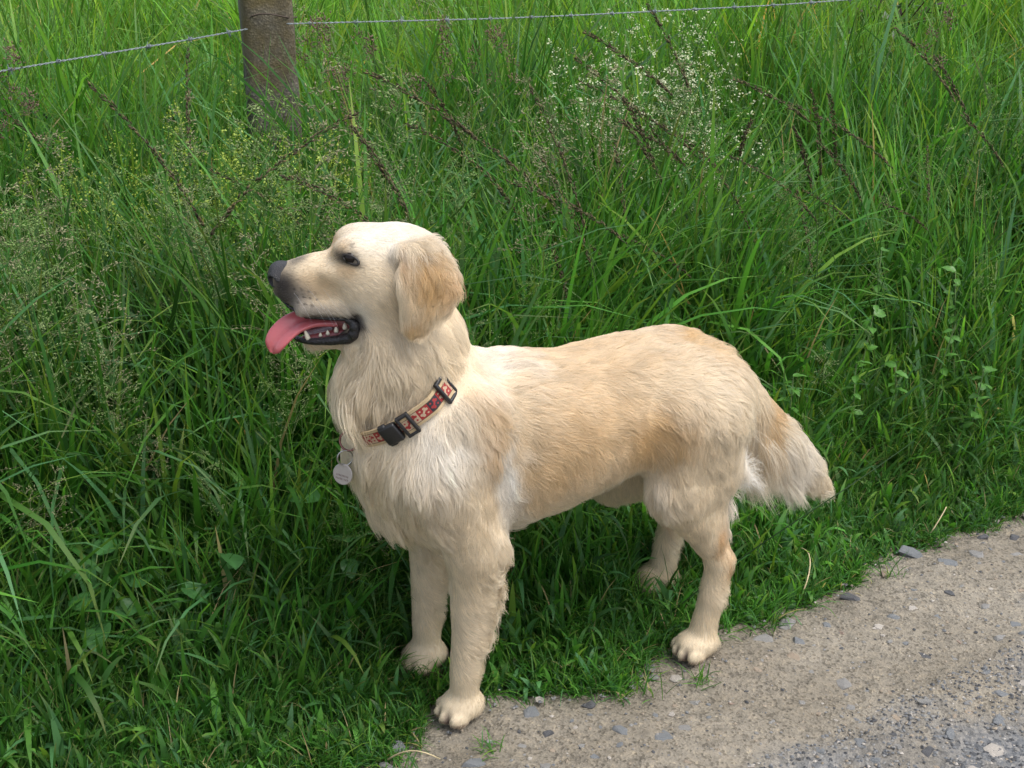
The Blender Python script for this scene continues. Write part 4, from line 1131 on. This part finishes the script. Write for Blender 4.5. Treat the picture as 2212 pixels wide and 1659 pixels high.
def blades(r, xy, h, w, lean, bend, az, col, levels=5, tip_col=None, clear=0.012, twist=0.6):
    """(verts, flat faces, counts, colours) for len(xy) blades"""
    n = len(xy)
    s = np.linspace(0, 1, levels)
    ang = lean[:, None] + bend[:, None] * s[None] ** 1.6
    ds = 1 / (levels - 1)
    am = (ang[:, 1:] + ang[:, :-1]) / 2
    out = np.concatenate([np.zeros((n, 1)), np.cumsum(np.sin(am) * ds, 1)], 1) * h[:, None]
    zz = np.concatenate([np.zeros((n, 1)), np.cumsum(np.cos(am) * ds, 1)], 1) * h[:, None]
    Cx = xy[:, 0:1] + out * np.cos(az)[:, None]; Cy = xy[:, 1:2] + out * np.sin(az)[:, None]
    C3 = np.stack([Cx, Cy, zz - .012], -1)
    C3[..., 2] = np.maximum(C3[..., 2], -.012)
    keep = (sdf_at(C3) > clear).all(1)
    tw = az[:, None] + math.pi / 2 + (r.normal(0, twist, n))[:, None] + r.normal(0, .5, n)[:, None] * s[None]
    wd = np.stack([np.cos(tw), np.sin(tw), np.zeros_like(tw)], -1)
    prof = np.interp(s, [0, .25, .6, .85, 1], [.7, 1, .85, .5, 0.04])
    off = wd * (w[:, None] * prof[None] / 2)[..., None]
    Lf, Rt = (C3 - off)[keep], (C3 + off)[keep]
    n2 = len(Lf)
    V = np.stack([Lf[:, :-1], Rt[:, :-1]], 2).reshape(n2, -1, 3)          # pairs
    V = np.concatenate([V, C3[keep][:, -1:]], 1)
    k = V.shape[1]
    f = []; cn = []
    for i in range(levels - 2): f += [2 * i, 2 * i + 1, 2 * i + 3, 2 * i + 2]; cn.append(4)
    f += [2 * (levels - 2), 2 * (levels - 2) + 1, 2 * (levels - 1)]; cn.append(3)
    F = (np.array(f)[None] + (np.arange(n2) * k)[:, None]).ravel(); Cn = np.tile(cn, n2)
    c = col[keep]
    sl = np.append(np.repeat(s[:-1], 2), 1.0)
    base = c[:, None] * np.ones((1, k, 1))
    tc_ = (np.array([.30, .27, .09]) if tip_col is None else tip_col)
    mixw = (np.clip((sl - .8) / .2, 0, 1) * .45)[None, :, None] * (r.random(n2) < .45)[:, None, None]
    base = base * (1 - mixw) + tc_ * mixw
    pale = np.clip((.22 - sl) / .22, 0, 1)[None, :, None] * .25               # pale sheath at the foot
    base = base * (1 - pale) + np.array([.16, .19, .06]) * pale
    return V.reshape(-1, 3), F, Cn, base.reshape(-1, 3)

def scatter(r, n, y0, y1, power=1.3, margin=.4):
    """ground points, thinning with distance so that the picture is filled evenly"""
    u = r.random(n * 2); a = 1 - power + 1
    y = (y0 ** a + u * (y1 ** a - y0 ** a)) ** (1 / a) if abs(a) > 1e-6 else y0 * (y1 / y0) ** u
    hw = .335 * (.906 * y + .5) + margin
    x = r.uniform(-1, 1, n * 2) * hw
    xy = np.c_[x, y]; xy = xy[verge_depth(xy) > 0.0]
    return xy[:n]

def lean_field(xy):
    p3 = np.c_[xy, np.zeros(len(xy))]
    return (vnoise(p3, 2.3) + .5 * vnoise(p3 + 8, 6)) * 9.0

def hue(r, n, pals, probs, var=.16):
    c = np.array(pals)[r.choice(len(pals), n, p=probs)]
    return c * (1 + r.normal(0, var, (n, 1))) * (1 + r.normal(0, .05, (n, 3)))

G_DARK, G_MID, G_LIGHT, G_BLUE, G_YEL, STRAW = (.033, .115, .016), (.056, .182, .026), (.096, .258, .040), (.080, .208, .072), (.155, .292, .042), (.40, .33, .17)
def beyond_fence(xy):
    return np.clip((xy[:, 1] - (3.5 + .30 * (xy[:, 0] + .54))) / .5, 0, 1)

if "grass" not in SKIP:
    r = np.random.default_rng(31)
    parts, cols = [], []
    def layer(xy, hmul, w, lean, bend, pals, probs, levels=5, order=.5, var=.16, clear=.012):
        n = len(xy)
        h = grass_height(xy) * r.uniform(*hmul, n)
        az = lean_field(xy) * order + r.uniform(0, 2 * math.pi, n) * (1 - order * .55)
        c = hue(r, n, pals, probs, var)
        p3 = np.c_[xy, np.zeros(n)]
        c *= (0.78 + .44 * vnoise(p3 + 17, 2.2))[:, None]
        bf = beyond_fence(xy)[:, None]; c = c * (1 - bf) + c * np.array([1.7, 1.42, 1.1]) * bf
        v, f, cn, cc = blades(r, xy, h, r.uniform(*w, n), np.abs(r.normal(lean[0], lean[1], n)), r.gamma(2.0, bend / 2, n), az, np.clip(c, .004, .8), levels, clear=clear)
        parts.append((v, f, cn)); cols.append(cc)
    GP = [G_DARK, G_MID, G_LIGHT, G_BLUE, G_YEL, STRAW]
    layer(scatter(r, 40000, 1.42, 5.2), (.35, .80), (.0035, .0070), (.25, .20), 1.1, GP, [.30, .36, .18, .08, .06, .02], 5, order=.3)
    layer(scatter(r, 46000, 1.42, 5.4), (.65, 1.30), (.0035, .0085), (.12, .10), .75, GP, [.16, .36, .28, .11, .08, .01], 6, order=.3, var=.22)
    layer(scatter(r, 19000, 1.6, 5.2), (.70, 1.40), (.0080, .0140), (.18, .16), 1.5, GP, [.08, .25, .24, .38, .05, .0], 8, order=.2, var=.22)
    layer(scatter(r, 14000, 5.2, 10.0, 1.0, .8), (.75, 1.2), (.005, .009), (.15, .12), .9, GP, [.15, .35, .28, .12, .08, .02], 5)
    # turf along the path
    xy = scatter(r, 130000, 1.40, 3.2, 1.0); g_ = verge_depth(xy); xy = xy[(g_ < .42) & (r.random(len(xy)) < np.interp(g_, [0, .03, .12, .3, .42], [.35, .8, 1, .7, .3]))]
    layer(xy, (.55, 1.25), (.0014, .0030), (.38, .26), 1.1, GP, [.30, .36, .17, .12, .03, .02], 5, order=.75, clear=.008)
    # clumps spilling over the edge
    ce = r.uniform(-.75, 1.8, 110); xy = np.repeat(to_xy(ce, t_edge(ce) + r.normal(-.006, .014, 110)), 42, 0) + r.normal(0, .011, (110 * 42, 2))
    layer(xy, (.6, 1.9), (.0014, .0028), (.60, .30), .9, GP, [.26, .38, .2, .10, .04, .02], 5, order=.05, clear=.006)
    # a few blades sprawling on to the path
    s1 = r.uniform(-.7, 1.7, 1500); xy = to_xy(s1, t_edge(s1) + r.normal(-.004, .012, 1500)); 
    layer(xy, (.7, 2.4), (.0014, .0030), (.75, .35), 1.0, GP, [.22, .36, .2, .12, .05, .05], 5, order=.2, clear=.006)
    V, F, Cn = joinparts(parts)
    tag(obj("meadow_grass", mesh_np("meadow_grass", V, F, Cn, m_grass, color=np.concatenate(cols))), "tall green meadow grass standing behind the dog", "grass", kind="stuff")

# ---------------------------------------------------------------- flowering grasses and weeds, one object each
def spindle(c, d, L, w, sides=3):
    d = np.asarray(d, float); d /= np.linalg.norm(d)
    u = np.cross(d, [.3, .5, .8]); u /= np.linalg.norm(u); v = np.cross(d, u)
    a = np.arange(sides) * 2 * math.pi / sides
    ring = c + d * L * .45 + w * (np.cos(a)[:, None] * u + np.sin(a)[:, None] * v)
    V = np.concatenate([[c], ring, [c + d * L]])
    F = [x for k in range(sides) for x in (0, 1 + (k + 1) % sides, 1 + k)] + [x for k in range(sides) for x in (1 + k, 1 + (k + 1) % sides, sides + 1)]
    return V, np.array(F), np.full(2 * sides, 3)
def stem_curve(r, h, lean, n=12, ex=2.2):
    t = np.linspace(0, 1, n)
    return np.stack([-lean * h * t ** ex, r.normal(0, .03) * h * t ** 2, h * t * (1 - .12 * t * t * abs(lean) * 2)], 1)
def colored(parts_cols):
    V, F, Cn = joinparts([p for p, _ in parts_cols])
    C_ = np.concatenate([np.tile(c, (len(p[0]), 1)) for p, c in parts_cols])
    return V, F, Cn, C_
m_seed = leaf_mat("seed_head", 0.15, 0.7, 0.2)

def brown_head(seed):
    r = np.random.default_rng(seed); h = .70
    S = stem_curve(r, h, r.uniform(.05, .55), 22, 3.2)
    pc = [(tube(S, np.linspace(.0013, .0006, 22), 4), np.array([.06, .13, .03]))]
    n = 120; hs = r.uniform(.66, .80)
    for k in range(n):
        t = r.uniform(hs, 1.0) ; i = t * 21; i0 = min(int(i), 20); c = S[i0] + (S[i0 + 1] - S[i0]) * (i - i0); d = S[i0 + 1] - S[i0]; d /= np.linalg.norm(d)
        o = r.normal(0, 1, 3); o -= d * (o @ d); o /= np.linalg.norm(o)
        env = math.sin(math.pi * min(1, (1.0 - t) / (1 - hs) * .9 + .12))
        c = c + o * .0030 * env * r.random()
        br = np.array([.080, .064, .036]) * r.uniform(.5, 1.4) if r.random() < .8 else np.array([.16, .13, .06])
        pc.append((spindle(c, d * 1.0 + o * .35, r.uniform(.007, .012), .0017), br))
    v, f, cn, c = colored(pc)
    return mesh_np("brown_seed_stalk", v, f, cn, m_seed, color=c)
def panicle(seed):
    r = np.random.default_rng(seed); h = .50
    S = stem_curve(r, h, r.uniform(-.15, .2), 20)
    pc = [(tube(S, np.linspace(.0010, .0004, 20), 3), np.array([.10, .19, .05]))]
    tone = [np.array([.20, .27, .105]), np.array([.25, .25, .135]), np.array([.16, .25, .075])][seed % 3]
    for w_ in range(8):
        t = .70 + .29 * w_ / 7; i = t * 19; i0 = min(int(i), 18); c = S[i0] + (S[i0 + 1] - S[i0]) * (i - i0)
        for b in range(4 if w_ < 5 else 3):
            a = r.uniform(0, 6.28); L = (.062 - .006 * w_) * r.uniform(.6, 1.15); up = r.uniform(.2, .7)
            d = np.array([math.cos(a), math.sin(a), up]); d /= np.linalg.norm(d)
            e = c + d * L + np.array([0, 0, -.10 * L])
            pc.append((tube([c, (c + e) / 2 + [0, 0, .004], e], [.0004, .0003, .0002], 3, close=False), tone * .8))
            for q in range(6):
                x = r.uniform(.35, 1.05); pc.append((spindle(c + (e - c) * x + r.normal(0, .0022, 3), d + r.normal(0, .5, 3), r.uniform(.0045, .0075), .0011), tone * r.uniform(.7, 1.35)))
    v, f, cn, c = colored(pc)
    return mesh_np("panicle_stalk", v, f, cn, m_seed, color=c)
def tuft_head(seed):
    """cocksfoot: dense one-sided clusters on short branches"""
    r = np.random.default_rng(seed); h = .62
    S = stem_curve(r, h, r.uniform(-.1, .15), 18)
    pc = [(tube(S, np.linspace(.0014, .0007, 18), 4), np.array([.10, .18, .05]))]
    for k, t in enumerate((.80, .87, .93, .97, 1.0)):
        i = t * 17; i0 = min(int(i), 16); c = S[i0] + (S[i0 + 1] - S[i0]) * (i - i0)
        a = r.uniform(-.6, .6) + (math.pi if r.random() < .3 else 0); e = c + np.array([math.cos(a), .3 * math.sin(a), .55]) * (.035 * (1.05 - t) / .25 + .006)
        pc.append((tube([c, e], [.0007, .0006], 3), np.array([.12, .17, .06])))
        for q in range(34):
            o = r.normal(0, 1, 3) * (.006, .006, .007); pc.append((spindle(e + o, o + (0, 0, .006), r.uniform(.006, .009), .0016), np.array([.17, .125, .085]) * r.uniform(.7, 1.4)))
    v, f, cn, c = colored(pc)
    return mesh_np("cocksfoot_stalk", v, f, cn, m_seed, color=c)

def put(name, me, x, y, sc, rz, label, cat, group, tilt=(0, 0)):
    o = obj(name, me, None, (x, y, -.012)); o.scale = sc if isinstance(sc, tuple) else (sc, sc, sc); o.rotation_euler = (tilt[0], tilt[1], rz)
    return tag(o, label, cat, group)

if "plants" not in SKIP:
    r = np.random.default_rng(77)
    bh = [brown_head(200 + k) for k in range(7)]
    spots = [(-0.54, 2.45, 0.79), (-0.66, 2.6, 0.79), (-0.19, 2.4, 0.74), (-0.23, 2.45, 0.78), (0.33, 3.15, 0.76), (0.33, 2.9, 0.78), (0.31, 2.7, 0.79), (0.07, 2.5, 0.74), (0.12, 2.55, 0.72), (0.22, 2.8, 0.71), (0.1, 2.55, 0.61), (0.15, 2.75, 0.57), (0.21, 2.75, 0.49), (0.38, 3.0, 0.79), (0.5, 2.9, 0.76), (0.46, 3.1, 0.6), (0.5, 2.8, 0.66), (0.59, 2.9, 0.59), (0.64, 2.85, 0.63), (0.77, 3.0, 0.49), (0.73, 3.0, 0.46), (0.54, 2.85, 0.45), (0.79, 3.0, 0.67), (0.07, 2.55, 0.45), (-0.02, 2.65, 0.77), (1.03, 3.2, 0.56), (0.86, 3.0, 0.48), (0.02, 2.7, 0.8), (0.44, 2.85, 0.53), (0.23, 2.6, 0.67), (0.89, 3.05, 0.7), (-0.7, 2.4, 0.79), (-0.15, 2.95, 0.75), (0.38, 2.7, 0.46), (0.67, 3.15, 0.7), (0.30, 3.0, .72), (.42, 2.95, .70), (.27, 2.85, .62), (.56, 3.05, .74), (.95, 3.3, .7), (-.33, 2.7, .6), (-.85, 2.9, .7)]
    for k, (x, y, h) in enumerate(spots):
        put("brown_seed_stalk", bh[k % 7], x + .13 * h, y, (h / .70 * r.uniform(.9, 1.05), 1.0, h / .68), r.normal(0, .9), "tall grass stalk with a slender dark brown seed head leaning over the meadow", "grass stalk", "brown seed heads above the meadow")
    pn = [panicle(300 + k) for k in range(9)]
    n = 0; tries = 0
    while n < 105 and tries < 5000:
        tries += 1
        zone = r.random()
        if zone < .5: x, y = r.uniform(-1.0, -.12), r.uniform(1.95, 2.65)
        elif zone < .85: x, y = r.uniform(-.05, 1.15), r.uniform(2.35, 3.3)
        else: x, y = r.uniform(-1.2, 1.3), r.uniform(2.9, 4.2)
        g0 = float(verge_depth(np.array([[x, y]]))[0])
        if g0 < .16: continue
        hh = float(grass_height(np.array([[x, y]]))[0]) * r.uniform(1.0, 1.35) + .05
        if sdf_at(np.array([[x, y, z_] for z_ in np.linspace(0, hh, 8)])).min() < .05: continue
        s_ = hh / .5
        put("panicle_stalk", pn[n % 9], x, y, (max(.75, s_), max(.75, s_), s_), r.uniform(0, 6.28), "flowering grass stalk with a pale open feathery panicle", "grass stalk", "pale panicles in the meadow")
        n += 1
    tf = [tuft_head(400 + k) for k in range(4)]
    for k, (x, y, h) in enumerate([(-.44, 3.30, .70), (-.39, 3.38, .68), (-.34, 3.32, .66), (-.40, 3.22, .60), (-1.0, 3.05, .70), (-1.01, 2.98, .66), (-.98, 3.02, .62), (-.20, 3.45, .66), (-.10, 3.5, .63), (.0, 3.55, .62), (-.24, 3.3, .58), (1.12, 3.5, .70), (.92, 3.55, .66), (-.3, 3.1, .55)]):
        put("cocksfoot_stalk", tf[k % 4], x, y, (1, 1, h / .62), r.uniform(-.8, .8), "grass stalk with chunky purplish brown flower tufts rising beside the fence", "grass stalk", "cocksfoot stalks by the fence")

    # bedstraw: thin branching stems carrying masses of tiny flowers
    def bedstraw(seed, flower, leafc, h, dense):
        r = np.random.default_rng(seed); st, fl = [], []
        for b in range(9):
            a = r.uniform(0, 6.28); sp = r.uniform(.03, .15)
            tip = np.array([math.cos(a) * sp, math.sin(a) * sp, h * r.uniform(.75, 1.05)])
            t = np.linspace(0, 1, 10)[:, None]; S = tip * np.concatenate([t ** 1.4, t ** 1.4, t], 1)
            st.append((tube(S, np.linspace(.0012, .0005, 10), 3), np.array([.07, .15, .03])))
            for k in range(14):                                   # whorls of narrow leaves
                i = r.integers(2, 9)
                for w_ in range(4):
                    q = r.uniform(0, 6.28); st.append((spindle(S[i], (math.cos(q), math.sin(q), .2), r.uniform(.010, .018), .0014), leafc * r.uniform(.8, 1.25)))
            for k in range(dense):
                tt = r.uniform(.45, 1.02); c = tip * np.array([tt ** 1.4, tt ** 1.4, tt]); o = r.normal(0, 1, 3); o /= np.linalg.norm(o)
                e = c + o * np.array([.030, .030, .022]) * (1.25 - tt) * 1.5
                for q in range(5):
                    p0 = e + r.normal(0, .0036, 3); nrm = np.array([0, 0, 1.0]) + r.normal(0, .7, 3); nrm /= np.linalg.norm(nrm)
                    u = np.cross(nrm, [1, .2, 0]); u /= np.linalg.norm(u); v = np.cross(nrm, u); z = r.uniform(.0020, .0031)
                    V = np.array([p0 + u * z, p0 + u * z * .3 + v * z * .3, p0 + v * z, p0 - u * z * .3 + v * z * .3, p0 - u * z, p0 - u * z * .3 - v * z * .3, p0 - v * z, p0 + u * z * .3 - v * z * .3])
                    fl.append(((V, np.arange(8), np.array([8])), flower * r.uniform(.8, 1.1)))
        a_, b_ = colored(st), colored(fl)
        return mesh_np("stem", *a_[:3], m_leaf, color=a_[3]), mesh_np("flower_spray", *b_[:3], m_leaf, color=b_[3])
    wb = [bedstraw(500 + k, np.array([.66, .70, .48]), np.array([.07, .16, .03]), .60, 14) for k in range(4)]
    yb = [bedstraw(520 + k, np.array([.36, .46, .07]), np.array([.085, .21, .03]), .56, 26) for k in range(4)]
    def put_bed(me2, x, y, s, label, group):
        e = tag(empty("bedstraw_plant", (x, y, -.012), r.uniform(0, 6.28)), label, "wildflower", group); e.scale = (s, s, s)
        obj("stem", me2[0], e); f_ = obj("flower_spray", me2[1], e); f_["kind"] = "stuff"
    for k, (x, y) in enumerate([(.14, 3.6), (.18, 3.34), (.30, 3.85), (.31, 3.55), (.21, 3.12), (.41, 3.65), (.37, 3.27), (.50, 3.75), (.45, 3.42), (.29, 3.15), (.40, 3.10), (.12, 3.2), (.36, 3.42), (.25, 3.45), (.48, 3.25), (.33, 3.3), (.44, 3.9)]):
        put_bed(wb[k % 4], x, y, r.uniform(.92, 1.12), "bedstraw plant covered in tiny cream-white flowers in the tall grass", "white bedstraw in the tall grass")
    for k, (x, y) in enumerate([(-.86, 3.1), (-.78, 3.2), (-.67, 3.1), (-.60, 3.15), (-.73, 2.9), (-.62, 2.85), (-.55, 2.95), (-.47, 3.05), (-.44, 3.2), (-.37, 2.95), (-.47, 2.8), (-.84, 2.9), (-.30, 3.15), (-.55, 2.75), (-.70, 2.75), (-.4, 2.75), (-.52, 3.1), (-.64, 2.98)]):
        put_bed(yb[k % 4], x, y, r.uniform(.85, 1.05), "bedstraw plant with tiny yellow-green flowers growing in front of the concrete post", "yellow-green bedstraw by the post")

    # broad-leaved weeds
    def leaf_mesh(seed, L, W, colr, fold=.18):
        r = np.random.default_rng(seed); n = 9; V, C_ = [], []
        for i in range(n):
            t = i / (n - 1); w = W * (math.sin(math.pi * min(1, t * .93 + .07)) ** .75) * (1.05 - .35 * t); z = -.30 * L * t * t
            for j, k in enumerate((-1, -.5, 0, .5, 1)):
                V.append((L * t, w * k, z + abs(k) * w * fold + r.normal(0, .0006))); C_.append(np.array(colr) * (1.25 if j == 2 else 1) * r.uniform(.92, 1.08))
        F = [x for i in range(n - 1) for j in range(4) for x in (i * 5 + j, i * 5 + j + 1, i * 5 + 6 + j, i * 5 + 5 + j)]
        return mesh_np("leaf", np.array(V), np.array(F), 4, m_leaf, color=np.array(C_))
    green_l = [leaf_mesh(600 + k, .050, .020, (.055, .16, .045)) for k in range(4)]
    lime_l = [leaf_mesh(620 + k, .024, .0085, (.07, .19, .028)) for k in range(4)]
    m_stem = simple_mat("weed_stem", (.09, .15, .04), .6)
    def weed(name, x, y, h, leaves, nl, label, cat, group, spread):
        e = tag(empty(name, (x, y, -.012), r.uniform(0, 6.28)), label, cat, group)
        top = np.array([r.normal(0, .02), r.normal(0, .02), h])
        obj("stem", mesh_np("stem", *tube([np.zeros(3), top * (.4, .4, .5), top], [.0016, .0013, .0009], 5), m_stem), e)
        for k in range(nl):
            t = 1 - .6 * k / nl; a = k * 2.4 + r.uniform(-.5, .5)
            l_ = obj("leaf", leaves[r.integers(0, 4)], e); l_.location = Vector(top * t); l_.rotation_euler = (r.normal(0, .25), r.uniform(-.5, .25), a)
            s_ = r.uniform(.7, 1.25) * spread; l_.scale = (s_, s_, s_)
    for (x, y, h) in [(-.64, 1.96, .20), (-.60, 1.92, .19), (-.43, 2.0, .20), (-.44, 1.96, .16), (-.39, 2.24, .26), (-.40, 2.28, .28), (-.77, 2.18, .28), (-.53, 1.93, .17), (-.26, 2.03, .18), (-.52, 2.40, .34), (-.74, 2.25, .3), (-.34, 2.1, .22)]:
        weed("broadleaf_weed", x, y, h, green_l, 4, "low weed with smooth rounded dark green leaves in the verge grass", "weed", "round-leaved weeds in the verge", 1.0)
    for (x, y, h) in [(.72, 2.9, .33), (.72, 2.62, .20), (.63, 2.6, .22), (.80, 2.75, .25), (.50, 2.55, .22), (.9, 2.9, .30), (.66, 2.75, .27), (-.16, 2.30, .28), (-.2, 2.4, .30), (-.65, 2.02, .16), (-.5, 1.95, .15), (-.3, 1.97, .13), (.85, 2.62, .22)]:
        weed("vetch_plant", x, y, h, lime_l, 11, "bushy weed with small bright lime green leaves among the grass", "weed", "lime green weeds in the meadow", 1.0)

    # dark bramble beyond the wire
    e = tag(empty("bramble_bush", (1.0, 4.75, -.012)), "dark leafy bramble bush growing beyond the barbed wire", "bush")
    br_, lf_ = [], []
    rb = np.random.default_rng(9)
    for k in range(16):
        a = rb.uniform(0, 6.28); L = rb.uniform(.35, .75); t = np.linspace(0, 1, 9)[:, None]
        S = np.concatenate([math.cos(a) * L * .6 * t, math.sin(a) * L * .5 * t, L * 1.25 * t - .35 * L * t * t], 1)
        br_.append((tube(S, np.linspace(.004, .0015, 9), 5), np.array([.06, .035, .025])))
        for q in range(26):
            i = rb.integers(2, 9); c = S[i] + rb.normal(0, .035, 3); d = rb.normal(0, 1, 3); d /= np.linalg.norm(d); u = np.cross(d, [0, .3, 1]); u /= np.linalg.norm(u)
            l_, w_ = rb.uniform(.025, .045), rb.uniform(.010, .017)
            V = np.array([c, c + d * l_ * .4 + u * w_, c + d * l_, c + d * l_ * .4 - u * w_]); lf_.append(((V, np.arange(4), np.array([4])), np.array([.022, .050, .020]) * rb.uniform(.6, 1.6) if rb.random() < .8 else np.array([.07, .035, .03])))
    a_, b_ = colored(br_), colored(lf_)
    obj("cane", mesh_np("cane", *a_[:3], m_leaf, color=a_[3]), e)
    f_ = obj("foliage", mesh_np("foliage", *b_[:3], m_leaf, color=b_[3]), e); f_["kind"] = "stuff"

    # little tufts rooted in the path
    for (x, y, nb, lb) in [(.275, 1.925, 26, "small green grass tuft in the gravel below the dog's hind paw"), (.205, 1.895, 16, "thin grass tuft in the gravel just off the verge between the dog's paws"), (-.03, 1.765, 22, "small grass tuft in the gravel beside the dog's front paw"),
                           (.40, 2.12, 14, "thin grass sprout at the gravel edge behind the dog's hind paw"), (-.14, 1.715, 22, "grass tuft at the gravel's muddy corner in front of the dog's paws"), (.62, 2.22, 18, "thin grass sprout at the gravel edge under the dog's tail tip")]:
        xy = np.array([[x, y]]) + r.normal(0, .010, (nb, 2))
        h = r.uniform(.018, .05, nb)
        v, f, cn, c = blades(r, xy, h, r.uniform(.0013, .0025, nb), np.abs(r.normal(.7, .4, nb)), r.gamma(2, .4, nb), r.uniform(0, 6.28, nb), hue(r, nb, GP, [.2, .4, .2, .1, .06, .04]), 5, clear=.004)
        v = v - np.array([x, y, 0])
        t_ = obj("grass_tuft", mesh_np("grass_tuft", v, f, cn, m_grass, color=c), None, (x, y, .012))
        tag(t_, lb, "grass tuft", "tufts in the path")

    # a long loose stem lying across the tail tip, and dry straws on the verge
    S = wire_line([(.235, 2.09, .0), (.351, 2.12, .10), (.4876, 2.115, .200), (.56, 2.17, .222), (.65, 2.27, .225)], 30)[0]
    st = obj("loose_grass_stalk", mesh_np("loose_grass_stalk", *tube(S - S[0], np.linspace(.0013, .0007, 30), 5), m_grass, color=np.array([.030, .075, .022])), None, S[0])
    tag(st, "long dark green grass stem leaning across the dog's tail tip", "grass stem")
    m_straw = simple_mat("dry_straw", (.46, .38, .22), .7, .3, var=.25, bscale=60)
    for (x, y, a, L, lb) in [(.72, 2.345, .5, .07, "pale dry straw lying on the gravel edge below the tall grass"), (.47, 2.16, 1.0, .11, "thin pale straw lying in the turf under the dog's tail"), (-.17, 1.735, -.75, .075, "pale dry straw lying at the gravel corner in front of the dog's paws"), (-.30, 1.86, .6, .12, "pale dry straw bent over in the short verge grass")]:
        t = np.linspace(0, 1, 9); P = np.stack([np.cos(a + .5 * t) * L * t, np.sin(a + .5 * t) * L * t, .010 + .03 * np.sin(t * 2.6)], 1)
        tag(obj("dry_straw", mesh_np("dry_straw", *tube(P, np.linspace(.0013, .0008, 9), 5), m_straw), None, (x, y, 0)), lb, "straw", "dry straws at the path edge")
